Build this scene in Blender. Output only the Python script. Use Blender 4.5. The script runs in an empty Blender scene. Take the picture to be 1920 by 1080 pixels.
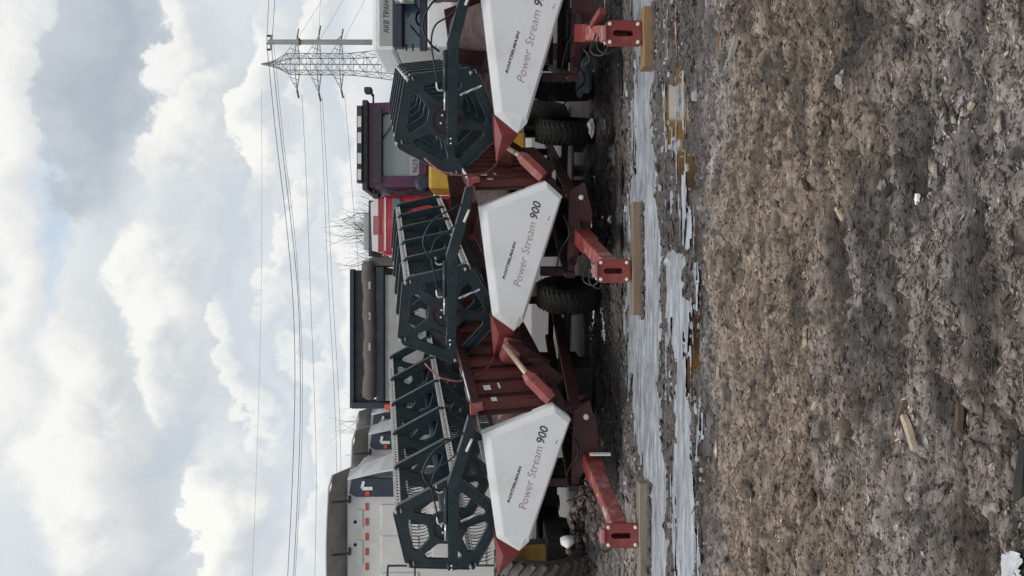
import bpy, bmesh, math, random
import numpy as np
from mathutils import Vector, Matrix
random.seed(7); rng = np.random.default_rng(7)
S = bpy.context.scene
C = S.collection
# ------------------------------------------------------------------ camera (phone held sideways: picture is rolled 90 degrees)
FPX = 1423.0
PITCH = math.atan(20 / FPX)
CAMZ = 1.6
Fw = Vector((0, math.cos(PITCH), -math.sin(PITCH)))
Up = Vector((0, math.sin(PITCH), math.cos(PITCH)))
Rt = Vector((1, 0, 0))
cam = bpy.data.cameras.new('camera')
cam.sensor_width = 36.0
cam.lens = 36.0 * FPX / 1920
cam.clip_start = 0.05
cam.clip_end = 6000
co = bpy.data.objects.new('camera', cam)
C.objects.link(co)
m = Matrix.Identity(4)
for i in range(3):
    m[i][0] = -Up[i]; m[i][1] = Rt[i]; m[i][2] = -Fw[i]
m[2][3] = CAMZ
co.matrix_world = m
S.camera = co
def P(x, y, Y):
    """point at distance Y seen at photo pixel x, y (photo 1920x1080)"""
    d = Fw + Rt * ((540 - y) / FPX) - Up * ((x - 960) / FPX)
    t = Y / d.y
    return Vector((d.x * t, Y, CAMZ + d.z * t))
# ------------------------------------------------------------------ world
SUN_EL, SUN_AZ = math.radians(62), math.radians(205)      # azimuth clockwise from +Y: behind the camera, to the left
W = bpy.data.worlds.new('World'); S.world = W; W.use_nodes = True
nt = W.node_tree; N = nt.nodes; LK = nt.links
N.clear()
def nd(t, **k):
    n = N.new(t)
    for a, b in k.items():
        setattr(n, a, b)
    return n
def val(v):
    return v
def mth(op, a, b=None, c=None, clamp=False):
    n = N.new('ShaderNodeMath'); n.operation = op; n.use_clamp = clamp
    for i, q in enumerate((a, b, c)):
        if q is None: continue
        if isinstance(q, (int, float)): n.inputs[i].default_value = q
        else: LK.new(q, n.inputs[i])
    return n.outputs[0]
def mrange(x, a, b, c=0.0, d=1.0, smooth=True):
    n = N.new('ShaderNodeMapRange'); n.interpolation_type = 'SMOOTHSTEP' if smooth else 'LINEAR'
    LK.new(x, n.inputs[0])
    for i, q in enumerate((a, b, c, d)): n.inputs[i + 1].default_value = q
    return n.outputs[0]
def mixc(f, a, b):
    n = N.new('ShaderNodeMix'); n.data_type = 'RGBA'
    if isinstance(f, (int, float)): n.inputs[0].default_value = f
    else: LK.new(f, n.inputs[0])
    for i, q in ((6, a), (7, b)):
        if isinstance(q, tuple): n.inputs[i].default_value = (*q, 1)
        else: LK.new(q, n.inputs[i])
    return n.outputs[2]
sky = nd('ShaderNodeTexSky', sky_type='NISHITA', sun_disc=False, sun_elevation=SUN_EL, sun_rotation=SUN_AZ)
tc = nd('ShaderNodeTexCoord')
sep = nd('ShaderNodeSeparateXYZ'); LK.new(tc.outputs['Generated'], sep.inputs[0])
dx, dy, dz = sep.outputs
zz = mth('ADD', mth('ABSOLUTE', dz), 0.16)
px_, py_ = mth('DIVIDE', dx, zz), mth('DIVIDE', dy, zz)
comb = nd('ShaderNodeCombineXYZ'); LK.new(px_, comb.inputs[0]); LK.new(py_, comb.inputs[1])
def noise(vec, scale, detail=8, rough=0.55, dist=0.0, off=(0, 0, 0)):
    mp = nd('ShaderNodeMapping'); LK.new(vec, mp.inputs[0]); mp.inputs[1].default_value = off
    n = nd('ShaderNodeTexNoise'); n.inputs['Scale'].default_value = scale; n.inputs['Detail'].default_value = detail
    n.inputs['Roughness'].default_value = rough; n.inputs['Distortion'].default_value = dist
    LK.new(mp.outputs[0], n.inputs['Vector'])
    return n.outputs[0]
# cloud banks: (u, v, ru, rv, weight) in the upright picture, given as directions
ady = mth('MAXIMUM', dy, 0.02)
ax_, ez_ = mth('DIVIDE', dx, ady), mth('DIVIDE', dz, ady)
front = mrange(dy, 0.3, 0.6)
G_ = tc.outputs['Generated']
fineA = mth('SUBTRACT', noise(G_, 26.0, 8, 0.62), 0.5); fineB = mth('SUBTRACT', noise(G_, 26.0, 8, 0.62, 0, (3, 9, 4)), 0.5)
w1 = mth('ADD', mth('MULTIPLY', mth('SUBTRACT', noise(G_, 6.0, 7, 0.55), 0.5), 0.30), mth('MULTIPLY', fineA, 0.075))
w2 = mth('ADD', mth('MULTIPLY', mth('SUBTRACT', noise(G_, 6.0, 7, 0.55, 0, (7, 3, 1)), 0.5), 0.24), mth('MULTIPLY', fineB, 0.065))
axw, ezw = mth('ADD', ax_, w1), mth('ADD', ez_, w2)
n1 = noise(comb.outputs[0], 1.15, 10, 0.56, 0.25)
n1b = noise(comb.outputs[0], 1.15, 10, 0.56, 0.25, (0.05, -0.10, 0))
bil = mth('SUBTRACT', noise(G_, 14.0, 9, 0.6, 0.4), 0.5)
# thin veil and open sky behind everything
veil = mixc(mrange(n1, 0.36, 0.66), (6.6, 7.2, 7.8), (8.6, 8.8, 8.9))
gap = mixc(0.88, sky.outputs[0], (5.4, 6.7, 8.3))
col = mixc(mrange(n1b, 0.40, 0.30), veil, gap)
def soft(u, v, ru, rv, so, amt, c):
    global col
    a = mth('MULTIPLY', mth('SUBTRACT', axw, (u - 540) / FPX), FPX / ru)
    e = mth('MULTIPLY', mth('SUBTRACT', ezw, (940 - v) / FPX), FPX / rv)
    r = mth('SQRT', mth('ADD', mth('MULTIPLY', a, a), mth('MULTIPLY', e, e)))
    col = mixc(mth('MULTIPLY', mth('MULTIPLY', mrange(r, 1 + so, max(0., 1 - so)), front), amt), col, c)
def cumulus(u, v, ru, rv, base=(6.3, 6.7, 7.1), top=(10.4, 10.3, 9.7), amt=1.0, edge=.10, tilt=0.0, lift=.15):
    '''heaped cloud: crisp sunlit top, grey base that melts into the veil'''
    global col
    a = mth('MULTIPLY', mth('SUBTRACT', axw, (u - 540) / FPX), FPX / ru)
    e = mth('MULTIPLY', mth('SUBTRACT', ezw, (940 - v) / FPX), FPX / rv)
    e = mth('ADD', e, mth('MULTIPLY', a, tilt))
    r = mth('SQRT', mth('ADD', mth('MULTIPLY', a, a), mth('MULTIPLY', e, e)))
    sf = mrange(e, 0.45, -0.8, edge, 0.75)
    m_ = mth('DIVIDE', mth('SUBTRACT', mth('ADD', 1.0, sf), r), mth('MULTIPLY', sf, 2.0), None, True)
    m_ = mrange(m_, 0, 1)
    sh = mth('ADD', mth('ADD', mth('MULTIPLY', e, 0.60), lift + .38), mth('MULTIPLY', bil, 1.5), None, False)
    sh = mrange(sh, 0.0, 1.0)
    col = mixc(mth('MULTIPLY', mth('MULTIPLY', m_, front), amt), col, mixc(sh, base, top))
soft(735, 95, 110, 34, .5, .85, (5.0, 6.4, 8.4))
soft(560, 118, 190, 26, .6, .55, (5.4, 6.7, 8.4))
soft(560, 240, 230, 80, .5, .65, (7.1, 7.7, 8.1))
soft(180, 480, 240, 30, .7, .45, (6.0, 7.0, 8.2))
cumulus(850, 30, 330, 62, (8.0, 8.1, 8.1), (10.4, 10.3, 9.8), .85, .35)
cumulus(430, 30, 210, 60, (7.8, 7.9, 8.0), (10.3, 10.2, 9.7), .8, .35)
cumulus(930, 185, 235, 112, (4.2, 4.8, 5.5), (5.7, 6.2, 6.7), .98, .10, 0, -.05)
cumulus(1010, 315, 110, 46, (6.6, 6.9, 7.2), (10.2, 10.1, 9.7), .9, .15)
cumulus(260, 175, 250, 120, (6.2, 6.5, 6.8), (10.3, 10.2, 9.7), .95, .22)
cumulus(90, 262, 200, 70, (5.6, 6.0, 6.4), (7.6, 7.8, 8.0), .8, .4)
cumulus(830, 372, 130, 86, (6.2, 6.6, 7.0), (10.3, 10.2, 9.7), .93, .13)
cumulus(500, 345, 165, 88, (6.1, 6.5, 6.9), (10.3, 10.2, 9.7), .93, .13)
soft(300, 350, 120, 46, .5, .75, (5.3, 6.0, 6.8))
soft(650, 455, 260, 24, .6, .6, (5.9, 6.6, 7.3))
cumulus(880, 470, 190, 46, (6.4, 6.8, 7.2), (10.5, 10.4, 9.8), .9, .10)
cumulus(90, 425, 160, 72, (6.3, 6.7, 7.1), (10.6, 10.5, 9.9), .97, .09)
cumulus(380, 470, 150, 34, (6.5, 7.0, 7.5), (10.2, 10.1, 9.7), .8, .15)
soft(480, 555, 420, 26, .6, .5, (6.0, 6.8, 7.6))
cumulus(1000, 560, 170, 40, (6.6, 7.0, 7.4), (10.2, 10.1, 9.6), .85, .15)
cumulus(640, 545, 170, 30, (6.6, 7.1, 7.5), (10.2, 10.1, 9.7), .8, .15)
cumulus(250, 585, 220, 28, (7.0, 7.5, 7.9), (10.0, 10.0, 9.7), .7, .2)
soft(760, 610, 300, 16, .7, .4, (6.2, 7.0, 7.7))
cumulus(560, 665, 400, 40, (7.6, 7.9, 8.2), (10.2, 10.1, 9.8), .8, .3)
colr = mixc(0.13, col, (5.2, 5.5, 5.8))
bg = nd('ShaderNodeBackground'); bg.inputs[1].default_value = 0.1
LK.new(colr, bg.inputs[0])
wo = nd('ShaderNodeOutputWorld'); LK.new(bg.outputs[0], wo.inputs[0])
W.cycles.sampling_method = 'MANUAL'; W.cycles.sample_map_resolution = 512
# ------------------------------------------------------------------ sun behind thin cloud
sl = bpy.data.lights.new('sun', 'SUN'); sl.energy = 1.5; sl.angle = math.radians(14); sl.color = (1.0, 0.96, 0.90)
so = bpy.data.objects.new('sun', sl); C.objects.link(so)
sd = Vector((math.sin(SUN_AZ) * math.cos(SUN_EL), math.cos(SUN_AZ) * math.cos(SUN_EL), math.sin(SUN_EL)))
so.rotation_euler = sd.to_track_quat('Z', 'Y').to_euler()
S.view_settings.view_transform = 'Standard'; S.view_settings.look = 'None'
S.view_settings.exposure = 0.0; S.view_settings.gamma = 1.0; S.view_settings.use_curve_mapping = False
S.render.engine = 'CYCLES'
# ------------------------------------------------------------------ materials
def mat(name, col, rough=0.5, metal=0.0, var=0.25, scale=6.0, bump=0.0, bscale=60.0, dirt=None, dirtamt=0.35, dscale=3.0, coat=0.0, island=0.0):
    m = bpy.data.materials.new(name); m.use_nodes = True
    t = m.node_tree; b = t.nodes['Principled BSDF']
    tcn = t.nodes.new('ShaderNodeTexCoord')
    def nz(sc, det=6, off=0.0):
        n = t.nodes.new('ShaderNodeTexNoise'); n.inputs['Scale'].default_value = sc; n.inputs['Detail'].default_value = det
        n.inputs['Roughness'].default_value = 0.62
        mp = t.nodes.new('ShaderNodeMapping'); mp.inputs[1].default_value = (off, off * .7, off * 1.3)
        t.links.new(tcn.outputs['Object'], mp.inputs[0]); t.links.new(mp.outputs[0], n.inputs['Vector'])
        return n.outputs[0]
    def mr(x, a, bb, c, d):
        n = t.nodes.new('ShaderNodeMapRange'); t.links.new(x, n.inputs[0])
        for i, q in enumerate((a, bb, c, d)): n.inputs[i + 1].default_value = q
        return n.outputs[0]
    def mx(f, a, bb, bl='MIX'):
        n = t.nodes.new('ShaderNodeMix'); n.data_type = 'RGBA'; n.blend_type = bl
        if isinstance(f, (int, float)): n.inputs[0].default_value = f
        else: t.links.new(f, n.inputs[0])
        for i, q in ((6, a), (7, bb)):
            if isinstance(q, tuple): n.inputs[i].default_value = (*q, 1)
            else: t.links.new(q, n.inputs[i])
        return n.outputs[2]
    lo = tuple(c * (1 - var) for c in col); hi = tuple(min(1, c * (1 + var)) for c in col)
    c = mx(mr(nz(scale), .3, .7, 0, 1), lo, hi)
    if dirt is not None:
        c = mx(mr(nz(dscale, 8, 5.1), .50, .72, 0, dirtamt), c, dirt)
    if island > 0:
        g = t.nodes.new('ShaderNodeNewGeometry')
        c = mx(1.0, c, mx(mr(g.outputs['Random Per Island'], 0, 1, 0, 1), (1 - island,) * 3, (1 + island,) * 3), 'MULTIPLY')
    t.links.new(c, b.inputs['Base Color'])
    t.links.new(mr(nz(scale * 2.3, 5, 2.2), .3, .7, max(0.02, rough - .1), min(1, rough + .12)), b.inputs['Roughness'])
    b.inputs['Metallic'].default_value = metal
    if coat: b.inputs['Coat Weight'].default_value = coat; b.inputs['Coat Roughness'].default_value = 0.15
    if bump:
        bp = t.nodes.new('ShaderNodeBump'); bp.inputs['Strength'].default_value = bump; bp.inputs['Distance'].default_value = 0.01
        t.links.new(nz(bscale, 6), bp.inputs['Height']); t.links.new(bp.outputs[0], b.inputs['Normal'])
    return m
DUST = (.20, .16, .13)
M = dict(
    white=mat('white_paint', (.80, .805, .81), .34, 0, .025, 3, .03, 9, (.52, .49, .46), .30, 2.6),
    steel_dark=mat('blue_black_paint', (.015, .030, .038), .33, 0, .25, 8, .05, 40, (.05, .055, .06), .35, 4),
    ring=mat('worn_ring', (.022, .022, .026), .5, 0, .3, 12),
    galv=mat('galvanised', (.68, .67, .65), .45, .1, .15, 14, 0, 0, DUST, .3, 8),
    tine=mat('black_tine', (.030, .030, .034), .5, 0, .3, 4),
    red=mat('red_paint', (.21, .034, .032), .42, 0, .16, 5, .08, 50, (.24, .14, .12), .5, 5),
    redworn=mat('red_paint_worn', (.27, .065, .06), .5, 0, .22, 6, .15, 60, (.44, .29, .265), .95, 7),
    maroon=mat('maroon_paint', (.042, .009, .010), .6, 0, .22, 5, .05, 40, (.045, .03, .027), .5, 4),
    ribred=mat('rib_red', (.115, .022, .020), .5, 0, .25, 5, .05, 40, (.10, .07, .05), .5, 4),
    flight=mat('auger_steel', (.20, .17, .165), .5, .1, .3, 5, 0, 0, (.12, .05, .045), .8, 5),
    glint_grey=mat('painted_rim_glint', (.085, .09, .095), .4, .1, .35, 6, 0, 0, (.2, .2, .2), .5, 6),  # lighter grey that carries the sky highlight on the disc rims
    pink=mat('pale_red', (.36, .17, .16), .5, 0, .2, 9),
    rod=mat('dusty_rod', (.50, .40, .29), .4, .3, .15, 10),
    silver=mat('silver_steel', (.68, .68, .68), .25, .85, .1, 12),
    mudlump=mat('wet_mud', (.07, .06, .055), .6, 0, .4, 9, .6, 40, (.20, .18, .17), .6, 8),
    tyredry=mat('dusty_tyre', (.085, .08, .076), .9, 0, .35, 7, .3, 60, (.22, .19, .165), .8, 4),
    black=mat('black_rubber', (.018, .018, .019), .7, 0, .3, 10, .2, 80, (.07, .06, .05), .5, 5),
    hose=mat('hose_rubber', (.012, .013, .016), .45, 0, .2, 10),
    dkgrey=mat('dark_frame', (.035, .036, .04), .6, 0, .3, 4, .1, 30, (.08, .075, .07), .4, 3),
    tyre=mat('tyre_rubber', (.032, .031, .030), .85, 0, .35, 7, .3, 60, (.12, .10, .085), .7, 4),
    yellow=mat('yellow_paint', (.62, .38, .05), .45, 0, .12, 4, 0, 0, DUST, .4, 4),
    ochre=mat('ochre_rim', (.66, .42, .12), .55, 0, .2, 5, 0, 0, DUST, .5, 5),
    letters_dark=mat('letter_charcoal', (.05, .055, .075), .5, 0, .08, 5),
    letters_red=mat('letter_red', (.38, .24, .25), .5, 0, .08, 5),
    cab=mat('cab_white', (.60, .60, .585), .45, 0, .05, 3, .03, 12, (.42, .40, .37), .35, 2.5),
    cabgrey=mat('cab_grey', (.36, .36, .35), .55, 0, .12, 3, 0, 0, (.2, .19, .18), .4, 2.5),
    olive=mat('deflector_inside', (.42, .415, .40), .7, 0, .2, 3),
    navy=mat('navy_plastic', (.025, .032, .055), .5, 0, .25, 4),
    redtape=mat('red_tape', (.55, .06, .05), .4, 0, .1, 9),
    whitetape=mat('white_tape', (.75, .75, .75), .4, 0, .06, 9),
    tarp=mat('tarp_cloth', (.105, .092, .088), .75, 0, .25, 2.5, .6, 5),
    purple=mat('purple_paint', (.075, .018, .060), .4, 0, .2, 4, 0, 0, (.1, .08, .09), .35, 4),
    firered=mat('truck_red', (.50, .03, .05), .35, 0, .08, 2, 0, 0, (.5, .3, .3), .25, 2),
    lamp=mat('orange_lamp', (.75, .10, .04), .3, 0, .08, 5),
    bark=mat('bark', (.09, .08, .075), .9, 0, .2, 4),
    zinc=mat('pylon_steel', (.26, .275, .29), .6, .2, .2, 2),
    concrete=mat('pole_concrete', (.22, .22, .21), .85, 0, .12, 2),
    wire=mat('wire', (.10, .11, .12), .6, 0, .1, 1),
    bolt=mat('pale_bolt', (.70, .66, .60), .5, .1, .1, 20),
    stone=mat('stone', (.26, .24, .22), .9, 0, .3, 20, .3, 60),
    chip=mat('pale_wood', (.44, .35, .26), .8, 0, .2, 30, .3, 90),
    stick=mat('wet_stick', (.12, .09, .07), .8, 0, .3, 30, .3, 90),
    wrapper=mat('white_scrap', (.85, .85, .85), .4, 0, .05, 20),
    rubble=mat('rubble', (.20, .155, .14), .95, 0, .4, 9, .6, 40, (.34, .28, .26), .6, 6),
    glassdark=mat('dark_glass', (.02, .03, .04), .08, 0, .2, 3),
    amber=mat('amber_reflector', (.8, .35, .05), .3, 0, .1, 9),
    sacks=mat('grey_sheet', (.30, .34, .38), .45, 0, .35, 4, .4, 12, (.6, .62, .64), .5, 4),
)
def woodmat(name, col, wet_shade=0.0):
    m = mat(name, col, .8, 0, .25, 3, .25, 40, tuple(c * .45 for c in col), .6, 4)
    t = m.node_tree
    for n in t.nodes:
        if n.bl_idname == 'ShaderNodeMapping': n.inputs[3].default_value = (.35, 5, 5)
    return m
M['timber'] = woodmat('weathered_timber', (.22, .185, .145))
M['timber2'] = woodmat('yellow_timber', (.25, .155, .078))
M['timber3'] = woodmat('brown_timber', (.20, .145, .10))
def glass(name, col, rough=.08):
    m = bpy.data.materials.new(name); m.use_nodes = True
    b = m.node_tree.nodes['Principled BSDF']
    b.inputs['Base Color'].default_value = (*col, 1); b.inputs['Roughness'].default_value = rough
    b.inputs['Specular IOR Level'].default_value = .9
    n = m.node_tree.nodes.new('ShaderNodeTexNoise'); n.inputs['Scale'].default_value = 1.3; n.inputs['Detail'].default_value = 3
    bp = m.node_tree.nodes.new('ShaderNodeBump'); bp.inputs['Strength'].default_value = .08; bp.inputs['Distance'].default_value = .05
    m.node_tree.links.new(n.outputs[0], bp.inputs['Height']); m.node_tree.links.new(bp.outputs[0], b.inputs['Normal'])
    return m
M['pane'] = glass('cab_glass', (.19, .22, .23))
M['wind'] = glass('windscreen', (.10, .15, .19))
# ------------------------------------------------------------------ mesh helpers
class MB:
    def __init__(s): s.v = []; s.f = []; s.sm = []
    def add(s, vs, fs, smooth=False):
        o = len(s.v); s.v += [tuple(q) for q in vs]; s.f += [tuple(i + o for i in f) for f in fs]; s.sm += [smooth] * len(fs); return s
    def box(s, c, d, rot=None, bev=0.0):
        hx, hy, hz = d[0] / 2, d[1] / 2, d[2] / 2
        bm = bmesh.new(); bmesh.ops.create_cube(bm, size=1)
        for v in bm.verts: v.co = Vector((v.co.x * d[0], v.co.y * d[1], v.co.z * d[2]))
        if bev: bmesh.ops.bevel(bm, geom=list(bm.edges), offset=min(bev, min(d) * .45), segments=2, affect='EDGES', profile=.6)
        if rot is not None:
            bmesh.ops.transform(bm, matrix=rot.to_4x4(), verts=bm.verts)
        bm.verts.index_update()
        s.add([Vector(c) + v.co for v in bm.verts], [[v.index for v in f.verts] for f in bm.faces]); bm.free(); return s
    def bar(s, p, q, w, h, bev=0.0, up=(0, 0, 1)):
        p, q = Vector(p), Vector(q); d = q - p; L = d.length; y = d.normalized()
        x = y.cross(Vector(up)); x = x.normalized() if x.length > 1e-5 else Vector((1, 0, 0)); z = x.cross(y)
        R = Matrix((x, y, z)).transposed()
        return s.box((p + q) / 2, (w, L, h), R, bev)
    def tube(s, pts, r, n=8, cap=True):
        pts = [Vector(p) for p in pts]; vs = []; fs = []
        rr = r if isinstance(r, (list, tuple)) else [r] * len(pts)
        a = None
        for i, p in enumerate(pts):
            t = (pts[min(i + 1, len(pts) - 1)] - pts[max(i - 1, 0)]).normalized()
            if a is None:
                a = t.orthogonal().normalized()
            else:
                a = (a - t * a.dot(t)); a = a.normalized() if a.length > 1e-6 else t.orthogonal().normalized()
            bb = t.cross(a)
            for k in range(n):
                th = 2 * math.pi * k / n
                vs.append(p + (a * math.cos(th) + bb * math.sin(th)) * rr[i])
        for i in range(len(pts) - 1):
            for k in range(n):
                fs.append((i * n + k, i * n + (k + 1) % n, (i + 1) * n + (k + 1) % n, (i + 1) * n + k))
        if cap and n > 2:
            fs.append(tuple(reversed(range(n)))); fs.append(tuple(range((len(pts) - 1) * n, len(pts) * n)))
        return s.add(vs, fs, n > 5)
    def prism(s, poly, a, b):
        """poly in local x,z; from y=a to y=b"""
        n = len(poly)
        vs = [(x, a, z) for x, z in poly] + [(x, b, z) for x, z in poly]
        fs = [tuple(range(n)), tuple(reversed(range(n, 2 * n)))] + [((i + 1) % n, i, n + i, n + (i + 1) % n) for i in range(n)]
        return s.add(vs, fs)
    def lathe(s, prof, c, axis, n=32, smooth=True):
        ax = Vector(axis).normalized(); a = ax.orthogonal().normalized(); b = ax.cross(a); c = Vector(c)
        vs = []; fs = []
        for r, h in prof:
            for k in range(n):
                th = 2 * math.pi * k / n
                vs.append(c + ax * h + (a * math.cos(th) + b * math.sin(th)) * r)
        for i in range(len(prof) - 1):
            for k in range(n):
                fs.append((i * n + k, i * n + (k + 1) % n, (i + 1) * n + (k + 1) % n, (i + 1) * n + k))
        return s.add(vs, fs, smooth)
    def mesh(s, name, material, fixn=True):
        me = bpy.data.meshes.new(name); me.from_pydata(s.v, [], s.f)
        me.polygons.foreach_set('use_smooth', s.sm)
        me.update()
        if fixn:
            bm = bmesh.new(); bm.from_mesh(me); bmesh.ops.recalc_face_normals(bm, faces=bm.faces); bm.to_mesh(me); bm.free()
        me.materials.append(material); return me
    def build(s, name, material, parent=None, **pr):
        return link(name, s.mesh(name, material), parent, **pr)
def link(name, me, parent=None, **pr):
    o = bpy.data.objects.new(name, me); C.objects.link(o)
    if parent is not None: o.parent = parent
    for k, v in pr.items(): o[k] = v
    return o
def thing(name, label, cat, loc=(0, 0, 0), rot=None, group=None):
    o = bpy.data.objects.new(name, None); C.objects.link(o); o.empty_display_size = .2
    if rot is not None: o.matrix_world = Matrix.Translation(Vector(loc)) @ rot.to_4x4()
    else: o.location = loc
    o['label'] = label; o['category'] = cat
    if group: o['group'] = group
    return o
def tag(o, label, cat, group=None):
    o['label'] = label; o['category'] = cat
    if group: o['group'] = group
    return o
def copy_tree(o, parent=None):
    c = o.copy(); C.objects.link(c)
    if parent is not None: c.parent = parent
    for ch in list(o.children): copy_tree(ch, c)
    return c
def plate_mesh(name, outer, holes, thick, bev, material):
    """flat plate with real openings, lying in local x,z, thickness along y"""
    cu = bpy.data.curves.new(name, 'CURVE'); cu.dimensions = '2D'; cu.fill_mode = 'BOTH'
    cu.extrude = thick / 2; cu.bevel_depth = bev; cu.bevel_resolution = 1
    for poly in [outer] + holes:
        sp = cu.splines.new('POLY'); sp.points.add(len(poly) - 1); sp.use_cyclic_u = True
        for p, (x, z) in zip(sp.points, poly): p.co = (x, z, 0, 1)
    o = bpy.data.objects.new(name, cu)
    me = bpy.data.meshes.new_from_object(o)
    me.transform(Matrix(((1, 0, 0, 0), (0, 0, -1, 0), (0, 1, 0, 0), (0, 0, 0, 1))))
    me.materials.clear(); me.materials.append(material); me.name = name
    bpy.data.objects.remove(o); bpy.data.curves.remove(cu)
    return me
def text_mesh(txt, size, material, shear=0.0, sx=1.0, offset=0.0, extrude=0.0012, spacing=1.0, align='LEFT'):
    cu = bpy.data.curves.new('lettering', 'FONT'); cu.body = txt; cu.size = size; cu.shear = shear; cu.offset = offset
    cu.extrude = extrude; cu.resolution_u = 3; cu.space_character = spacing; cu.align_x = align
    o = bpy.data.objects.new('lettering', cu); me = bpy.data.meshes.new_from_object(o)
    me.transform(Matrix.Diagonal((sx, 1, 1, 1)))
    me.materials.clear(); me.materials.append(material)
    bpy.data.objects.remove(o); bpy.data.curves.remove(cu)
    return me
def mesh_width(me):
    xs = [v.co.x for v in me.vertices]; return max(xs) - min(xs)
def bez(pts, n=6):
    """Catmull-Rom through points"""
    p = [Vector(q) for q in pts]; p = [p[0] * 2 - p[1]] + p + [p[-1] * 2 - p[-2]]; o = []
    for i in range(1, len(p) - 2):
        for k in range(n):
            t = k / n; a, b_, c, d = p[i - 1], p[i], p[i + 1], p[i + 2]
            o.append(.5 * ((2 * b_) + (c - a) * t + (2 * a - 5 * b_ + 4 * c - d) * t * t + (3 * b_ - a - 3 * c + d) * t ** 3))
    o.append(p[-2]); return o
# ------------------------------------------------------------------ ground
def hashn(ix, iy, seed):
    h = (ix.astype(np.int64) * 374761393 + iy.astype(np.int64) * 668265263 + seed * 144665) & 0x7fffffff
    h = ((h ^ (h >> 13)) * 1274126177) & 0x7fffffff
    return ((h ^ (h >> 16)) & 0xffff) / 65535.0
def vnoise(x, y, seed=0):
    ix, iy = np.floor(x), np.floor(y); fx, fy = x - ix, y - iy
    fx = fx * fx * (3 - 2 * fx); fy = fy * fy * (3 - 2 * fy)
    a, b_, c, d = hashn(ix, iy, seed), hashn(ix + 1, iy, seed), hashn(ix, iy + 1, seed), hashn(ix + 1, iy + 1, seed)
    return a + (b_ - a) * fx + (c - a) * fy + (a - b_ - c + d) * fx * fy
def fbm(x, y, o=4, seed=0, g=.5):
    s = 0; a = 1; t = 0
    for i in range(o):
        s = s + a * vnoise(x * 2 ** i + 17.3 * i, y * 2 ** i - 9.1 * i, seed + i); t += a; a *= g
    return s / t
def smooth(a, b_, x):
    t = np.clip((x - a) / (b_ - a), 0, 1); return t * t * (3 - 2 * t)
def to_photo(X, Y):
    """where ground points fall in the photograph (used once, to lay out the puddles)"""
    c, s_ = math.cos(PITCH), math.sin(PITCH)
    dep = Y * c + CAMZ * s_; dn = CAMZ * c - Y * s_
    return 960 + FPX * dn / dep, 540 - FPX * X / dep
def band(yy, ys, lo, hi, vv, n):
    a = np.interp(yy, ys, lo); b_ = np.interp(yy, ys, hi); mid = (a + b_) / 2; hw = (b_ - a) / 2
    return hw * (1 + n) - np.abs(vv - mid)
def masks(X, Y):
    v, yy = to_photo(X, np.maximum(Y, 1.0))
    n = (fbm(X * 2.2, Y * 6, 5, 50, .6) - .5) * 1.9
    n2 = (fbm(X * 1.5 + 40, Y * 5, 5, 60, .6) - .5) * 1.5
    i1 = band(yy, [-300, 0, 100, 200, 300, 400, 500, 600, 700, 800, 900, 1080, 1400], [1187, 1186, 1186, 1183, 1186, 1172, 1176, 1170, 1172, 1188, 1206, 1222, 1225],
              [1232, 1230, 1231, 1224, 1232, 1234, 1240, 1240, 1236, 1242, 1250, 1252, 1255], v, n * .45)
    i2 = band(yy, [455, 480, 560, 640, 700, 800, 900, 1000, 1080, 1400], [1262, 1246, 1244, 1255, 1262, 1258, 1258, 1258, 1262, 1262], [1235, 1288, 1290, 1275, 1284, 1292, 1298, 1303, 1304, 1306], v, n * .6)
    stk = fbm(X * 1.7 + 11, Y * 15, 5, 140, .6)
    i3 = np.minimum(band(yy, [-300, 1400], [1236, 1238], [1306, 1310], v, n * .3), (stk - .585) * 160)
    ice = np.maximum(np.maximum(i1, i2), i3)
    def ell(vc, yc, rv, ry): return (1 - np.sqrt(((v - vc) / rv) ** 2 + ((yy - yc) / ry) ** 2) + n2 * .62 + (fbm(X * 7, Y * 16, 3, 66) - .5) * .5) * min(rv, 40)
    wat = np.maximum.reduce([ell(1267, 225, 30, 85), ell(1280, 320, 24, 45), ell(1296, 405, 26, 66), ell(1290, 645, 22, 100), ell(1316, 855, 17, 100), ell(1315, 1010, 15, 80), ell(1180, 700, 8, 60), ell(1262, 60, 10, 40)])
    return ice, wat, v, yy
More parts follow.
